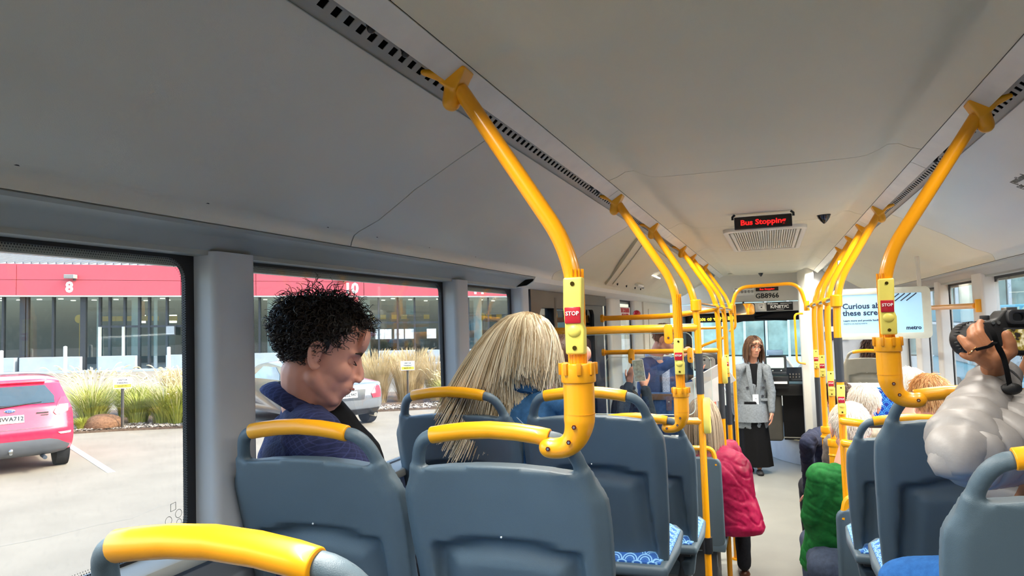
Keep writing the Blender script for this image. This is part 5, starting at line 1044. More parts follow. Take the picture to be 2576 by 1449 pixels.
        if collar is not None:
            pts = [nb+Bb @ Vector((.062*s*math.cos(a)*1.05, .062*s*math.sin(a)-.008, .018*s*(-math.sin(a))+.005)) for a in [k*math.pi/9 for k in range(18)]]
            G().tube(pts, .013*s, 8, closed=True, flat=(1, 1.6)).build('collar', collar, root)
    if bottom is not None:
        g = G()
        for k, sg in (('L', -1), ('R', 1)): g.cap(J['hip'+k], J['kn'+k], .088*s, .066*s, 12); g.cap(J['kn'+k], J['an'+k]+U*.02, .064*s, .050*s, 12)
        g.cap(J['hipL'], J['hipR'], .10*s, .10*s, 12); g.build('trousers', bottom, root, vox=.011, sm=2, disp=lambda p: .004*noise.noise(p*14))
    if shoes is not None:
        for k in 'LR': a = J['an'+k]-U*.045; g = G(); g.cap(a, a+F*.12*s, .040*s, .036*s, 10); g.v = [(x, y, a.z-.03+(z-a.z+.03)*.8) for x, y, z in g.v]; sh = g.build('shoe', shoes, root); G().box(a+F*.06*s-U*.035, (.085*s, .085*s, .016), Bb).build('sole', WHTXT if shoes.name.startswith('white_sole') else BLACK, sh, bevel=.006)
    return root, H, J, B
# ---------------------------------------------------------------- hair
def hair(root, H, s, m, name='hair', n=1200, L=.05, steps=6, w=.0011, region='short', grav=(0, 0, -1), gk=.35, curl=0, turns=3, thick=1.06, base=True, jit=.35, seed=1, hl=.075, lift=0.0, sides=3, body=None, out=.0, back=-.045, basethick=1.03, part=None, front=.035):
    rnd = random.Random(seed); Bm = H.to_3x3().normalized(); Hi = H.inverted(); gfun = grav if callable(grav) else None; gl = (Bm.transposed() @ Vector((0, 0, -1) if gfun else grav)).normalized()
    C_ = Vector((0, -.015, .045)); Rr = Vector((.080, .102, .087))
    def inreg(p):
        if p.y > front: return p.z > hl
        if p.y > .0: return p.z > .020+(p.y/front)*(hl-.02)*.8
        if p.y > -.035: return p.z > .004+.2*(p.y)*-0.0
        return p.z > back
    if base:
        g = G(); NU, NV = 44, 30; vid = {}; q = 1.0*basethick
        for j in range(NV+1):
            for i in range(NU):
                t = math.pi*j/NV; a = 2*math.pi*i/NU; d = Vector((math.sin(t)*math.cos(a), math.sin(t)*math.sin(a), -math.cos(t))); vid[j, i] = len(g.v); p = C_+Vector((d.x*Rr.x, d.y*Rr.y, d.z*Rr.z))*q
                if region == 'long': pass
                bump = .003*noise.noise(p*60); g.v.append(tuple(H @ (p+d*bump)))
        for j in range(NV):
            for i in range(NU):
                i2 = (i+1) % NU; c = Hi @ Vector(g.v[vid[j, i]])
                if inreg(c): g.f.append((vid[j, i], vid[j, i2], vid[j+1, i2], vid[j+1, i]))
        keep = sorted({k for f in g.f for k in f}); mp = {k: i for i, k in enumerate(keep)}; g.v = [g.v[k] for k in keep]; g.f = [tuple(mp[k] for k in f) for f in g.f]
        cp = g.build(name, m, root, solid=.004*s)
    g = G(); made = 0; cnts = []
    while made < n:
        d = Vector((rnd.gauss(0, 1), rnd.gauss(0, 1), rnd.gauss(0, 1))).normalized(); p = C_+Vector((d.x*Rr.x, d.y*Rr.y, d.z*Rr.z))*basethick*.99
        if not inreg(p): continue
        made += 1
        if gfun: gl = (Bm.transposed() @ gfun(p)).normalized()
        t = gl-d*gl.dot(d)
        if part is not None: t = Vector((math.copysign(1, p.x-part), 0, 0)) - d*d.x*math.copysign(1, p.x-part); t = t*.8+(gl-d*gl.dot(d))*.6
        if t.length < .1: t = Vector((rnd.gauss(0, 1), rnd.gauss(0, 1), 0))
        t.normalize(); v = (t+d*(.45+lift)+Vector((rnd.gauss(0, 1), rnd.gauss(0, 1), rnd.gauss(0, 1)))*jit).normalized(); LL = L*rnd.uniform(.65, 1.15) if not callable(L) else L(p)*rnd.uniform(.85, 1.1); h = LL/steps; P = [p.copy()]
        for k in range(steps):
            v = (v+gl*gk).normalized(); q = P[-1]+v*h; e = Vector(((q.x-C_.x)/Rr.x, (q.y-C_.y)/Rr.y, (q.z-C_.z)/Rr.z)); lim = basethick*thick*(.97+.03*rnd.random())
            if e.length < lim and q.z > -.02:
                e = e.normalized()*lim; q2 = C_+Vector((e.x*Rr.x, e.y*Rr.y, e.z*Rr.z)); v = (q2-P[-1]).normalized(); q = q2
            elif region == 'long' and q.y > .025 and q.z < .05 and abs(q.x) < .066: q.x = math.copysign(.070+.01*rnd.random(), q.x); q.y = min(q.y, .085)
            elif q.z <= -.02 and (q.x/.075)**2+((q.y+.0)/.085)**2 < 1 and region == 'long':
                a = math.atan2(q.y/.085, q.x/.075); q.x, q.y = .076*math.cos(a), .086*math.sin(a)
            P.append(q)
        if curl:
            m2 = steps*4; Q = []; ph = rnd.random()*6.28; cr_ = curl*rnd.uniform(.6, 1.3)
            for k in range(m2+1):
                x = k/4; i = min(int(x), steps-1); f = x-i; c = P[i].lerp(P[i+1], f); a = (P[i+1]-P[i]).normalized(); u = a.cross(Vector((.3, .5, .8))).normalized(); w2 = a.cross(u); an = ph+k/m2*turns*6.283; Q.append(c+(u*math.cos(an)+w2*math.sin(an))*cr_*min(1, k/3))
            P = Q
        ww = [w*(1-.55*k/(len(P)-1)) for k in range(len(P))]; v0_ = len(g.v); g.tube([H @ q for q in P], [x*s for x in ww], sides, caps=False); cnts.append(len(g.v)-v0_)
    o = g.build(name+'_strands', m, root, kind='stuff'); at_ = o.data.attributes.new('tone', 'FLOAT', 'POINT'); vals = []
    for c in cnts: vals += [rnd.random()]*c
    at_.data.foreach_set('value', vals); return o
def hairmat(name, c1, c2, rough=.42, ns=40):
    m = mat(name, c1, rough, var=.0, ns=ns); rp = [x for x in m.node_tree.nodes if x.bl_idname == 'ShaderNodeValToRGB'][0]; rp.color_ramp.elements[0].color = lin(c1); rp.color_ramp.elements[1].color = lin(c2); m.node_tree.nodes['Principled BSDF'].inputs['Specular IOR Level'].default_value = .4
    an = m.node_tree.nodes.new('ShaderNodeAttribute'); an.attribute_name = 'tone'; ad = m.node_tree.nodes.new('ShaderNodeMath'); ad.operation = 'MULTIPLY_ADD'; ad.inputs[1].default_value = .75; nzo = rp.inputs[0].links[0].from_socket
    hf = m.node_tree.nodes.new('ShaderNodeMath'); hf.operation = 'MULTIPLY'; hf.inputs[1].default_value = .35; m.node_tree.links.new(nzo, hf.inputs[0]); m.node_tree.links.new(an.outputs['Fac'], ad.inputs[0]); m.node_tree.links.new(hf.outputs[0], ad.inputs[2]); m.node_tree.links.new(ad.outputs[0], rp.inputs[0]); rp.color_ramp.elements[0].position = .15; rp.color_ramp.elements[1].position = .85; return m
HDK = hairmat('hair_dark_curly', '15100d', '2e231c'); HBL = hairmat('hair_blonde', '8f7650', 'e9dfc6', .30, 20); HWH = hairmat('hair_white', 'c9c1b6', 'f1ece4', .55, 60); HRB = hairmat('hair_red_blond', 'a5713f', 'dcae74', .5, 60); HBR = hairmat('hair_brown', '2e1d14', '5a3b28'); HGB = hairmat('hair_grey_blonde', '8c7a66', 'c4b49c', .5, 60); HAU = hairmat('hair_auburn', '2c1712', '8f6f58', .45, 18); HBS = hairmat('hair_short_brown', '4a2d1e', '7a4c32', .5)
# ---- man with dark curls, seated by the window
NAVYC = clothmat('navy_check_wool', '2a2f50', '454c7c', 170); BLKC = clothmat('black_cotton', '0c0d10'); DENIM = clothmat('denim_blue', '2b557f', bs=900); LBLUE = clothmat('pale_blue_cotton', '9cb4da'); NAVYS = clothmat('navy_suit', '262c42'); PANT = clothmat('dark_trousers', '22242c'); DKSH = mat('black_shoe', '141416', .4); BRSH = mat('brown_shoe_leather', '5a3423', .35)
hc = at(808, 890, 1.90)
root, H, J, B = person('person in navy check jacket with dark curly hair, looking down by the window', hc, 58, 20, 0, s=1.09, skin=SKINP, body_az=52, top=NAVYC, topname='jacket', bottom=PANT, shoes=DKSH, vox=.0042, cvox=.009, lean=(.02, .02), wid=1.25, closed=True, brow='2a1c14', wr=.005, neck=hc+Vector((-.06, .02, -.140)), feet_z=.70, bulk=1.14, pose={'elR': hc+Vector((.17, .02, -.40)), 'haR': hc+Vector((.26, .20, -.45)), 'elL': hc+Vector((-.06, .24, -.42)), 'haL': hc+Vector((.0, .28, -.45)), 'dirR': (.3, .9, 0), 'dirL': (.7, .6, 0)})
hair(root, H, 1.09, HDK, n=1900, L=lambda p: .020+.034*max(0, min(1, p.z/.10)), steps=3, w=.0015, curl=.0062, turns=1.5, gk=.12, jit=.5, lift=.25, seed=5, back=-.078, hl=.103, sides=3, basethick=1.05, thick=1.07, front=.05)
# black collared shirt and lapels
nk = J['neck']; Bb = basis(52)
def ringc(g, rx, ry, z, r, tilt, fl=(1, 1.8), op=0):
    pts = [nk+Bb @ Vector((rx*math.cos(a), ry*math.sin(a)-.008, z-tilt*math.sin(a))) for a in [math.pi/2+op+(2*math.pi-2*op)*k/20 for k in range(21)]]; g.tube(pts, r, 10, flat=fl); return g
ringc(G(), .070, .072, .018, .010, .040, (1, 2.4), .15).build('shirt_collar', BLKC, root, vox=.003, sm=2); ringc(G(), .090, .088, -.004, .013, .060, (1, 2.2), .35).build('jacket_collar', NAVYC, root, vox=.003, sm=2)
def L_(x, y, z): return nk+Bb @ Vector((x, y, z))
g = G(); g.cap(L_(0, .045, -.045), L_(0, .10, -.16), .072, .100, 16); g.cap(L_(0, .10, -.16), L_(0, .12, -.40), .100, .112, 16); g.cap(L_(0, .12, -.40), L_(0, .05, -.56), .112, .12, 16); g.build('shirt_front', BLKC, root, vox=.006, sm=4, disp=lambda p: .004*noise.noise(p*20))
for sx in (-1, 1): g = G(); g.tube([L_(sx*.075, .02, .0), L_(sx*.095, .075, -.06), L_(sx*.100, .135, -.16), L_(sx*.085, .185, -.28), L_(sx*.070, .20, -.42)], [.020, .030, .040, .046, .04], 12, flat=(1, .42)); g.build('lapel', NAVYC, root, vox=.005, sm=2)
# ---- woman with long blonde hair in a denim jacket
hc = at(1324, 888, 2.42)
root, H, J, B = person('person with long straight blonde hair in a blue denim jacket', hc, 24, 18, 12, s=.98, body_az=15, top=DENIM, bottom=PANT, shoes=DKSH, vox=.009, cvox=.008, neck=hc+Vector((-.01, -.02, -.125)), lean=(-.04, -.02), wid=1.1, closed=True, feet_z=.70, collar=DENIM)
gd = (at(1192, 1060, 2.22)-at(1300, 850, 2.35)).normalized()
def tt(p): return max(0, min(1, (p.x+.045)/.085))
def gb(p): t_ = tt(p); return gd*(1-t_)+Vector((.10, .05, -1))*t_
hair(root, H, .98, HBL, n=3200, L=lambda p: .40-.265*tt(p), steps=12, w=.0019, region='long', grav=gb, gk=.42, jit=.04, seed=8, hl=.05, back=-.06, thick=1.04, basethick=1.05, front=.045)
for k in range(2): G().tube([atY(1300+k*38, 1050, J['neck'].y-.125)+Vector((0, 0, 0)), atY(1340+k*5, 1090, J['neck'].y-.13)], .0016, 5).build('seam_stitching', mat('stitch', '8ea2b8', .7), root)
# ---- man with glasses, cropped hair, pale blue shirt
hc = at(1424, 922, 2.95)
root, H, J, B = person('person with cropped reddish hair, black glasses and pale blue shirt past the blonde hair', hc, 48, 6, 0, s=.98, skin=SKINP, body_az=25, top=LBLUE, topname='shirt', bottom=PANT, shoes=DKSH, vox=.006, feet_z=.52, lean=(0, -.03), collar=LBLUE)
hair(root, H, .98, HBS, n=700, L=.012, steps=2, w=.0009, gk=.1, jit=.2, seed=12, hl=.10, front=.03, basethick=1.01)
def glasses(root, H, s, m, R=.022, full=True):
    g = G()
    for x in (-.033, .033): g.tube([H @ Vector((x+R*1.1*math.cos(a), .099-.12*abs(abs(x+R*math.cos(a))-.02)*.25, .004+R*.85*math.sin(a))) for a in [k*math.pi/8 for k in range(16)]], .0022*s, 6, closed=True)
    g.tube([H @ Vector((-.011, .100, .008)), H @ Vector((.011, .100, .008))], .002*s, 6)
    for x in (-1, 1): g.tube([H @ Vector((x*.057, .094, .008)), H @ Vector((x*.080, .05, .008)), H @ Vector((x*.082, -.012, .004)), H @ Vector((x*.080, -.028, -.012))], .0022*s, 6)
    g.build('glasses', m, root)
glasses(root, H, .98, BLKP)
# ---- standing man in blue suit by the rear door with a shoulder bag
BSUIT = clothmat('blue_suit', '32467a'); FLOR = mat('floral_shirt', '9fa8c4', .8, var=.6, ns=140)
hc = at(1672, 855, 6.2)
root, H, J, B = person('person standing in a blue suit by the far door, holding papers', hc, 95, 25, 0, s=1.02, skin=SKINP, body_az=120, stand=True, top=BSUIT, bottom=BSUIT, shoes=BRSH, feet_z=0, vox=.009, cvox=.011, lean=(0, -.03), collar=FLOR, pose={'haR': at(1700, 905, 6.0), 'dirR': (.6, 0, .5), 'elR': at(1625, 950, 6.0), 'haL': at(1760, 950, 6.1), 'elL': at(1700, 1000, 6.3), 'dirL': (.6, -.2, .2)})
hair(root, H, 1.02, HBS, n=500, L=.03, steps=3, w=.0016, jit=.3, seed=14, lift=.3, hl=.085)
G().prism([(-.04, -.40), (.05, -.40), (.06, -.05), (-.05, -.05)], 'y', .105, .118).xf(Matrix.Translation(J['neck']) @ basis(120).to_4x4()).build('shirt_front', FLOR, root, bevel=.004)
t = thing('shoulder_bag', 'blue perforated shoulder bag with brown leather straps behind the near glass screen', 'bag', at(1670, 1050, 5.9)); c = at(1668, 1040, 5.85); G().box(c, (.34, .10, .34)).build('bag_body', clothmat('blue_perforated_bag', '33507f'), t, bevel=.03, seg=3)
LEA = mat('brown_leather', '6a4c33', .5); G().box(c+Vector((0, -.055, .14)), (.34, .015, .05)).build('flap_band', LEA, t, bevel=.004)
for dx in (-.09, .06): G().box(c+Vector((dx, -.062, .09)), (.045, .012, .12)).build('strap', LEA, t, bevel=.004); G().sph(c+Vector((dx, -.07, .10)), .008).build('buckle_stud', STEEL, t)
G().tube([c+Vector((-.15, -.05, .1)), c+Vector((-.14, -.06, -.05)), c+Vector((-.10, -.06, -.16))], .016, 8).build('side_strap', LEA, t)
for i in range(5):
    for j in range(9): G().sph(c+Vector((-.10+.026*j+(i % 2)*.013, -.051, -.03-.028*i)), .0045, 6, 4).build('perforation', NAVYS, t)
t = thing('paper_sheets', 'white paper sheets held by the standing suited person', 'paper', at(1790, 960, 6.1)); G().box(at(1795, 955, 6.0), (.30, .012, .21), Matrix.Rotation(-.5, 3, 'Y') @ Matrix.Rotation(.5, 3, 'X')).build('sheet', WHTXT, t); G().box(at(1770, 985, 6.02), (.30, .012, .20), Matrix.Rotation(-.2, 3, 'Y')).build('sheet', WHTXT, t)
t = thing('equipment_case', 'black and grey equipment case above the papers behind the second floor pole', 'case', at(1775, 905, 6.5)); G().box(at(1778, 912, 6.5), (.26, .16, .20), Matrix.Rotation(.3, 3, 'Y')).build('shell', BLKP, t, bevel=.05, seg=3); G().prism(rrect(.20, .10, .03, 4), 'y', -.085, -.075).xf(Matrix.Translation(at(1772, 912, 6.42))).build('grey_panel', mat('warm_light_grey', '8b8a86', .5), t); 
for dx in (-.05, .0, .05): G().sph(at(1772+dx*300, 905, 6.31), .01).build('hole', BLACK, t)
# ---- person filming with a phone
hc = at(1578, 1022, 5.1)
hL, hR = at(1590, 958, 4.95), at(1622, 975, 4.95)
root, H, J, B = person('person with sunglasses on dark hair, arms raised to film with a phone', hc, 5, -8, 0, s=.95, top=clothmat('charcoal_knit', '1d2630'), bottom=PANT, shoes=DKSH, feet_z=0, vox=.008, lean=(0, -.03), pose={'haL': hL+Vector((-.02, 0, -.02)), 'haR': hR, 'elL': at(1560, 1060, 4.85), 'elR': at(1640, 1060, 4.85), 'dirL': (.15, .05, 1), 'dirR': (-.3, .05, 1), 'nrmL': (.6, .8, 0), 'nrmR': (-.6, .8, 0), 'curlL': (.9, 0, 0), 'curlR': (.9, 0, 0)})
hair(root, H, .95, HDK, n=800, L=.22, steps=8, w=.002, region='long', gk=.6, jit=.1, seed=15, back=-.06, basethick=1.06)
g = G()
for x in (-.033, .033): g.sph(H @ Vector((x, .05, .128)), (.028*.95, .006, .02), 12, 8)
g.tube([H @ Vector((-.06, .05, .13)), H @ Vector((0, .055, .134)), H @ Vector((.06, .05, .13))], .003, 6).build('sunglasses', BLKP, root)
t = thing('mobile_phone', 'mobile phone with pale case held up above the sunglasses', 'phone', at(1608, 932, 4.9)); M = Matrix.Translation(at(1607, 932, 4.88)) @ Matrix.Rotation(R_(-6), 4, 'Y') @ Matrix.Rotation(R_(12), 4, 'Z')
G().prism(rrect(.076, .150, .010, 4), 'y', -.005, .005).xf(M).build('case', mat('phone_pale_case', 'cfccc6', .3), t); G().prism(rrect(.068, .140, .006, 4), 'y', -.0065, -.005).xf(M).build('display_face', mat('phone_picture', '6f746a', .15, var=.5, ns=60, emit=.15), t)
# ---- magenta coat
hc = at(1768, 1050, 4.95); MAG = clothmat('magenta_satin', '930f3f', rough=.45, bump=.1)
root, H, J, B = person('person in a magenta coat with long grey blonde hair seated by the aisle', hc, -8, 5, 0, s=1.0, top=MAG, topname='coat', bottom=PANT, shoes=BRSH, feet_z=0, vox=.008, wid=1.15, bulk=1.1, lean=(.10, -.05), neck=hc+Vector((.05, -.03, -.17)), pose={'elR': at(1862, 1190, 4.95), 'haR': at(1858, 1245, 5.25), 'dirR': (-.1, .6, -.4), 'shR': at(1838, 1128, 5.0)}, wr=.005)
hair(root, H, 1.0, HGB, n=900, L=.33, steps=9, w=.0028, region='long', gk=.7, jit=.1, seed=16, back=-.07, basethick=1.08)
# ---- woman in grey blazer standing at the front
GBL = clothmat('grey_blazer_wool', '7d8388'); BSK = clothmat('black_skirt_cloth', '0b0b0d', bump=.8, bs=200)
hc = Vector((-.290, 8.45, 1.50)); 
hc = at(1896, 874, 8.62)
fz = 0; nkx = hc+Vector((0, .02, -.185))
P_ = lambda x, y, d=8.6: at(x, y, d)
root, H, J, B = person('person standing in grey double breasted blazer and long black skirt, with glasses', hc, 158, 4, -3, s=1.02, body_az=172, stand=True, top=GBL, topname='blazer', shoes=mat('white_sole_black_trainer', '18181a', .6), feet_z=0, vox=.0068, cvox=.008, wid=1.08, brow='3a2018', wr=.003, lean=(0, 0), bulk=1.0,
    pose={'shR': P_(1858, 928, 8.6), 'elR': P_(1846, 985, 8.65), 'haR': P_(1850, 1040, 8.75), 'nohandR': (0, 0, 0), 'shL': P_(1926, 928, 8.55), 'elL': P_(1941, 985, 8.5), 'haL': P_(1941, 1036, 8.45), 'dirL': (.0, -.1, -1), 'nrmL': (-1, 0, 0), 'hip': P_(1893, 1040, 8.6), 'hipL': P_(1908, 1040, 8.6), 'hipR': P_(1878, 1040, 8.6), 'knL': P_(1910, 1130, 8.6), 'knR': P_(1886, 1130, 8.65), 'anL': P_(1912, 1205, 8.5), 'anR': P_(1888, 1200, 8.75)})
hair(root, H, 1.02, HAU, n=1100, L=lambda p: .05 if p.y > .045 else .22, steps=9, w=.0030, region='long', grav=(0, 0, -1), gk=.6, jit=.14, seed=17, hl=.045, back=-.06, basethick=1.08, part=0, front=.05)
glasses(root, H, 1.02, mat('brown_frame', '6a2c1c', .3), R=.026)
Bw = basis(172); nk = J['neck']; X4 = Matrix.Translation(nk) @ Bw.to_4x4()
G().prism([(-.012, -.38), (.012, -.38), (.050, -.06), (.04, -.015), (-.04, -.015), (-.055, -.06)], 'y', .095, .128).xf(X4).build('black_top', BLKC, root, bevel=.005)
for sx in (-1, 1): G().prism([(sx*.012, -.44), (sx*.045, -.44), (sx*.090, -.14), (sx*.088, -.03), (sx*.050, -.02), (sx*.035, -.10)], 'y', .116, .136).xf(X4).build('lapel', GBL, root, bevel=.004)
G().bx(-.035, .03, .128, .138, -.50, -.38).xf(X4).build('white_card', WHTXT, root)
for a, b in ((-.10, -.30), (-.085, -.40), (.085, -.30), (-.12, -.22)): G().cyl((a, .118, b), (a, .136, b), .015, None, 14).xf(X4).build('button', mat('dark_button', '33343a', .3), root)
G().bx(-.15, -.06, .100, .134, -.46, -.43).xf(X4).build('pocket_flap', GBL, root, bevel=.003); G().tube([nk+Bw @ Vector((-.06, .07, .0)), nk+Bw @ Vector((-.01, .134, -.3)), nk+Bw @ Vector((.0, .136, -.38)), nk+Bw @ Vector((.01, .134, -.3)), nk+Bw @ Vector((.06, .07, 0))], .003, 5).build('lanyard', BLACK, root)
# blazer skirts and long skirt as lofts
def loft(L, n=26, wob=.0, k=6):
    g = G(); R = []
    for c, rx, ry in L: c = Vector(c); R.append([c+Bw @ Vector((rx*math.cos(a)*(1+wob*math.sin(a*k)), ry*math.sin(a)*(1+wob*math.sin(a*k)), 0)) for a in [2*math.pi*i/n for i in range(n+1)]])
    g.grid(R); return g
hp = J['hip']; G0 = Vector((hp.x, hp.y, 0))
loft([(hp+Vector((0, 0, .12)), .170, .120), (hp+Vector((0, 0, .04)), .192, .140), (hp+Vector((0, 0, -.03)), .203, .150), (hp+Vector((0, 0, -.09)), .212, .158)], wob=.0).build('blazer_skirt', GBL, root, solid=.012)
loft([(hp+Vector((0, 0, .15)), .13, .10), (hp+Vector((0, 0, -.05)), .165, .12), (G0+Vector((0, 0, .55)), .165, .125), (G0+Vector((.01, 0, .30)), .175, .13), (G0+Vector((.015, 0, .085)), .190, .138)], n=60, wob=.035, k=9).build('skirt', BSK, root, solid=.008)
# ---- green shirt, white hair, right foreground row
GRNC = clothmat('green_cotton', '1c6a2e', rough=.7, bump=.2); JEAN = clothmat('blue_grey_jeans', '3c4658')
hc = at(2138, 1082, 3.75)
root, H, J, B = person('person with white hair and bright green long sleeved shirt right of the aisle', hc, -8, 4, 0, s=1.06, skin=SKINP, body_az=-5, top=GRNC, topname='shirt', bottom=JEAN, shoes=BRSH, feet_z=0, vox=.006, cvox=.008, lean=(-.02, -.02), wid=1.05, bulk=1.0, neck=hc+Vector((-.03, -.03, -.175)), pose={'shL': at(2062, 1195, 3.7), 'elL': at(2040, 1300, 3.8), 'haL': at(2062, 1375, 4.1), 'dirL': (.3, .7, -.3), 'hip': at(2105, 1400, 3.9)}, wr=.005)
hair(root, H, 1.06, HWH, n=1300, L=.035, steps=4, w=.0013, jit=.3, seed=20, lift=.1, back=-.055, basethick=1.05)
hc = at(2172, 1022, 4.4)
root, H, J, B = person('person with white hair tilted right, seated ahead of the green shirt', hc, 5, 8, 8, s=1.0, skin=SKINP, top=clothmat('grey_knit', '6f6a66'), bottom=PANT, shoes=DKSH, feet_z=0, vox=.008)
hair(root, H, 1.0, HWH, n=1000, L=.035, steps=4, w=.0014, jit=.3, seed=21, lift=.1, back=-.055, basethick=1.06)
hc = at(2108, 1008, 5.0)
root, H, J, B = person('person in navy suit with dark brown hair, elbow out in the aisle', hc, -12, 10, 0, s=1.02, skin=SKINP, top=NAVYS, topname='suit_jacket', bottom=PANT, shoes=BRSH, feet_z=0, vox=.008, lean=(0, -.04), neck=hc+Vector((-.03, -.02, -.17)), bulk=1.05, pose={'shL': at(2048, 1100, 4.9), 'elL': at(2030, 1115, 4.75), 'haL': at(2035, 1240, 5.1), 'dirL': (.2, .5, -.5)}, wr=.006)
hair(root, H, 1.02, HBR, n=900, L=.045, steps=4, w=.0015, jit=.35, seed=22, lift=.2, basethick=1.05)
hc = at(2283, 985, 4.0)
root, H, J, B = person('person with pale sunlit white blond hair by the right windows', hc, 0, 8, 0, s=.98, skin=SKINP, top=clothmat('cream_knit', 'cfc6b6'), bottom=PANT, shoes=DKSH, feet_z=0, vox=.009)
hair(root, H, .98, HWH, n=900, L=.06, steps=4, w=.0016, jit=.35, seed=23, lift=.15, back=-.07, basethick=1.06)
hc = at(2338, 1008, 3.65)
root, H, J, B = person('person with short reddish blond hair behind the right hand grip', hc, 4, 6, 4, s=.98, skin=SKINP, top=clothmat('white_cotton', 'd8d4cc'), bottom=PANT, shoes=DKSH, feet_z=0, vox=.008)
hair(root, H, .98, HRB, n=1200, L=.05, steps=4, w=.0015, jit=.4, seed=24, lift=.2, back=-.07, basethick=1.07)
hc = at(2193, 876, 8.2)
root, H, J, B = person('person with wavy brown hair seated high near the front behind the information screen', hc, 0, 0, 0, s=1.0, top=clothmat('black_knit', '17171a'), bottom=PANT, shoes=DKSH, feet_z=.55, vox=.012, cvox=.014)
hair(root, H, 1.0, HBR, n=500, L=.24, steps=8, w=.004, region='long', curl=.008, turns=2, gk=.5, jit=.2, seed=25, back=-.06, basethick=1.12)
# driver, only the sleeve shows past the partition
hc = Vector((.62, 10.35, 1.56))
root, H, J, B = person('person driving, one white sleeve showing past the partition', hc, 0, 5, 0, s=1.0, top=clothmat('white_cotton', 'd8d4cc'), bottom=PANT, shoes=DKSH, feet_z=.30, vox=.012, cvox=.012, pose={'elL': at(2003, 950, 10.3), 'haL': at(1978, 905, 10.6), 'dirL': (-.5, .5, .3)})
hair(root, H, 1.0, HBR, n=300, L=.03, steps=3, w=.003, seed=26)
st = thing('driver_seat', 'dark driver seat behind the partition', 'seat', (.72, 10.1, .3)); G().bx(.50, .92, 9.95, 10.08, .75, 1.45).build('backrest', DGREY, st, bevel=.04, seg=3); G().bx(.50, .92, 10.0, 10.5, .68, .82).build('seat_cushion', DGREY, st, bevel=.04, seg=3); G().bx(.60, .82, 10.1, 10.4, .305, .70).build('pedestal', BLKP, st)
# ---- photographer in white puffer jacket
PUF = mat('white_puffer_nylon', '95918f', .45, var=.04, ns=20, bump=.3, bs=90)
dC = 1.72
hc = at(2668, 905, 1.78)
wr_ = at(2497, 925, 1.74); elb = at(2415, 1170, 1.52)
root, H, J, B = person('person in a white quilted puffer jacket raising a camera at the right edge', hc, -18, 0, 0, s=1.0, skin=SKINT, body_az=-25, bottom=clothmat('bright_blue_jeans', '2a5f9e', rough=.95), shoes=DKSH, feet_z=.34, vox=.009, hands=False, facefeat=True, neck=hc+Vector((0, -.05, -.17)), pose={'shL': at(2600, 1075, 1.72), 'elL': elb, 'haL': wr_, 'shR': at(2800, 1090, 1.75), 'elR': at(2830, 1250, 1.8), 'haR': at(2660, 960, 1.75), 'hip': at(2640, 1480, 1.55), 'hipL': at(2560, 1500, 1.50), 'hipR': at(2700, 1480, 1.65), 'knL': at(2285, 1475, 1.66), 'knR': at(2520, 1600, 2.0), 'anL': at(2300, 1900, 1.7), 'anR': at(2500, 2000, 2.0)})
# left hand round the lens: palm, four fingers, thumb
g = G(); A_ = lambda x, y, d=0: at(x, y, 1.665+d)
g.cap(at(2499, 945, 1.72), A_(2500, 900), .026, .028, 12)
for a, b in (((2500, 900), (2478, 868)), ((2492, 902), (2462, 878)), ((2487, 908), (2452, 892)), ((2510, 905), (2500, 872)), ((2515, 905), (2530, 888))): g.cap(A_(*a), A_(*b, -.005), .021, .014, 10)
F_ = [[(2482, 868, -.008), (2464, 840, .002), (2462, 824, .026), (2467, 811, .046)], [(2466, 876, -.010), (2446, 850, .0), (2444, 834, .022), (2450, 822, .044)], [(2456, 888, -.010), (2436, 872, -.002), (2424, 858, .016), (2416, 850, .036)], [(2462, 902, -.006), (2442, 900, .0), (2428, 896, .006), (2420, 892, .012)], [(2524, 896, -.006), (2542, 884, -.012), (2540, 862, -.014), (2533, 843, -.012)]]
R4 = [(.0135, .0125, .0115, .0095), (.0135, .0125, .0115, .0095), (.0130, .0118, .0108, .009), (.0105, .0092, .0082, .007), (.0175, .0165, .0150, .0125)]
for L_, r_ in zip(F_, R4):
    for i in range(3): g.cap(A_(*L_[i]), A_(*L_[i+1]), r_[i]*.92, r_[i+1]*.92, 10)
g.build('hand', SKINT, root, vox=.0022, sm=3)
q = [A_(2452, 886, -.006+.0), A_(2444, 879, -.004)]; ax = (A_(*F_[2][1])-A_(*F_[2][0])).normalized(); cc = A_(2446, 881, -.006); u = ax.orthogonal().normalized(); v = ax.cross(u); G().tube([cc+(u*math.cos(k*math.pi/9)+v*math.sin(k*math.pi/9))*.0125 for k in range(18)], .0014, 6, closed=True).build('ring', mat('gold', 'e0a870', .2, 1), root)
# sleeve of quilted tubes
def puff(path, rads, n, name):
    """quilted tube: n chambers between the stations of the path"""
    g = G(); P = smoothpath(path, .09, 8) if len(path) > 2 else [Vector(p) for p in path]; cum = [0]
    for a, b in zip(P[:-1], P[1:]): cum.append(cum[-1]+(b-a).length)
    T = cum[-1]; pts, rs = [], []
    for i in range(n*9+1):
        t = i/(n*9); d = t*T; k = max(j for j in range(len(cum)) if cum[j] <= d+1e-9); k = min(k, len(P)-2); f = (d-cum[k])/(cum[k+1]-cum[k]); pts.append(P[k].lerp(P[k+1], f))
        x = t*(len(rads)-1); m_ = min(int(x), len(rads)-2); r = rads[m_]+(rads[m_+1]-rads[m_])*(x-m_); ph = (t*n) % 1; rs.append(r*(.90+.115*math.sin(math.pi*ph)**.45))
    g.tube(pts, rs, 26); return g.build(name, PUF, root, disp=lambda p: .008*noise.noise(p*16)+.003*noise.noise(p*45), angle=80)
puff([at(2512, 945, 1.74), at(2478, 1000, 1.70), elb+Vector((.0, .01, .02)), elb+Vector((.0, .0, -.02))], [.050, .058, .066, .074, .076, .045], 6, 'sleeve')
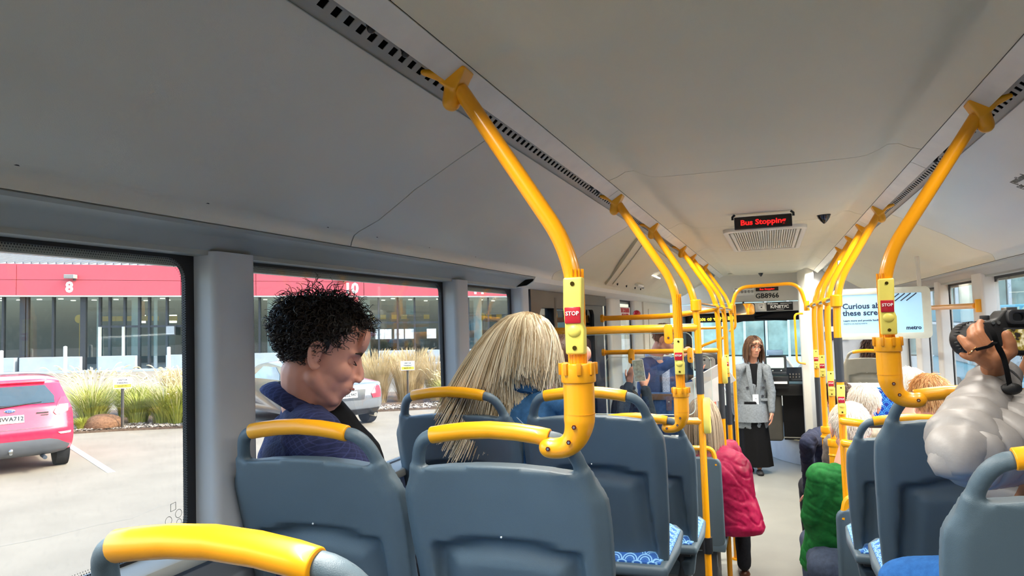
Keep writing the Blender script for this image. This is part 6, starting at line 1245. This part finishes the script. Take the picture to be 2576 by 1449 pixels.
puff([elb+Vector((-.055, 0, -.01)), elb+Vector((-.012, 0, .012)), at(2500, 1130, 1.58), at(2640, 1060, 1.72)], [.02, .074, .086, .090, .092, .090], 8, 'upper_sleeve')
puff([at(2655, 1010, 1.80), at(2650, 1250, 1.80), at(2650, 1500, 1.75)], [.13, .19, .20, .19], 7, 'jacket_torso'); puff([at(2690, 1010, 1.80), at(2780, 1100, 1.85), at(2800, 1260, 1.9)], [.08, .095, .08], 4, 'far_sleeve')
G().tube([at(2516, 932, 1.74), at(2508, 950, 1.73)], [.048, .051], 24).build('cuff', PUF, root)
hair(root, H, 1.0, HBR, n=500, L=.04, steps=3, w=.0015, seed=27)
# camera
t = thing('camera', 'black camera with wide lens and lit rear screen held at the right edge', 'camera', at(2550, 840, 1.66))
CB = Matrix.Translation(at(2546, 842, 1.745)) @ basis(-14, 3, 1).to_4x4() @ Matrix.Scale(1.065, 4); CBK = mat('camera_black', '141416', .45, bump=.3, bs=1200); CBK2 = mat('camera_grey_rubber', '2c2d31', .6)
bd = G().prism([(-.062, -.048), (.075, -.048), (.075, .030), (.052, .036), (.030, .058), (-.012, .058), (-.030, .036), (-.062, .030)], 'y', .0, .050).xf(CB).build('camera_body', CBK, t, bevel=.006, seg=3)
G().tube([(-.030, .045, -.004), (-.036, .075, -.006), (-.044, .115, -.008), (-.047, .125, -.008)], [.036, .040, .042, .038], 32).xf(CB).build('lens_barrel', CBK, t, bevel=.001)
for k in range(30): a = k*2*math.pi/30; G().box((-.040+.0405*math.cos(a), .092, -.006+.0405*math.sin(a)), (.003, .026, .003), Matrix.Rotation(a, 3, 'Y')).xf(CB).build('zoom_ring_rib', CBK2, t, smooth=False)
g = G(); ring2(g, rrect(.046, .034, .012, 5, .012, .040), rrect(.026, .018, .007, 5, .012, .040), 'y', -.012, .004); g.xf(CB).build('eye_cup', CBK2, t, bevel=.002); G().prism(rrect(.026, .018, .006, 5, .012, .040), 'y', -.003, .001).xf(CB).build('eyepiece', mat('eyepiece_glass', '16181c', .05, coat=1), t)
G().prism(rrect(.078, .056, .003, 4, .020, -.012), 'y', -.007, .001).xf(CB).build('screen_frame', CBK2, t, bevel=.001)
def lcdmat():
    m = mat('camera_picture', '7c6f5c', .2, var=.0, ns=55, emit=.18); n = m.node_tree.nodes; rp = [x for x in n if x.bl_idname == 'ShaderNodeValToRGB'][0]; e = rp.color_ramp.elements; e[0].color = lin('2a2420'); e[1].color = lin('d2c9a4'); e[0].position = .42; e[1].position = .60; q = e.new(.5); q.color = lin('8c7a2e'); b = n['Principled BSDF']; m.node_tree.links.new(rp.outputs[0], b.inputs['Emission Color']); return m
G().prism(rrect(.070, .048, .002, 3, .020, -.012), 'y', -.0085, -.007).xf(CB).build('display_face', lcdmat(), t, smooth=False)
for x, z in ((-.040, .028), (-.028, .028)): G().cyl((x, -.003, z), (x, .002, z), .004, None, 12).xf(CB).build('button', STEEL, t)
for x, z, r in ((-.045, .036, .010), (.052, .040, .013)): G().cyl((x, .022, z), (x, .022, z+.010), r, None, 20).xf(CB).build('dial', CBK2, t, bevel=.001)
G().box((.010, .022, .061), (.024, .022, .006)).xf(CB).build('hot_shoe', STEEL, t, bevel=.001)
t = thing('camera_strap', 'narrow black camera strap looped over the hand and down the white sleeve', 'strap', at(2500, 900, 1.7)); SP = [at(2480, 812, 1.62), at(2500, 838, 1.60), at(2508, 868, 1.61), at(2524, 895, 1.625), at(2533, 930, 1.625), at(2538, 960, 1.63), at(2545, 985, 1.64)]
G().tube(smoothpath(SP, .02, 4), [.0055]*(2+5*5), 8, flat=(1.5, .25)).build('webbing', clothmat('black_webbing', '0d0d0f'), t); G().tube(smoothpath([at(2502, 862, 1.60), at(2488, 872, 1.628), at(2470, 876, 1.632), at(2455, 880, 1.640)], .02, 4), .005, 8, flat=(1.3, .5)).build('wrist_loop', clothmat('black_webbing', '0d0d0f'), t); G().sph(at(2544, 978, 1.635), (.022, .012, .014)).build('strap_buckle', CBK, t)
# ================================================================== set the yard on its slope
for o in ROOTS_OUT:
    o.matrix_world = OUTM @ (MW.get(o.name, Matrix()) if o.type == 'EMPTY' else Matrix())
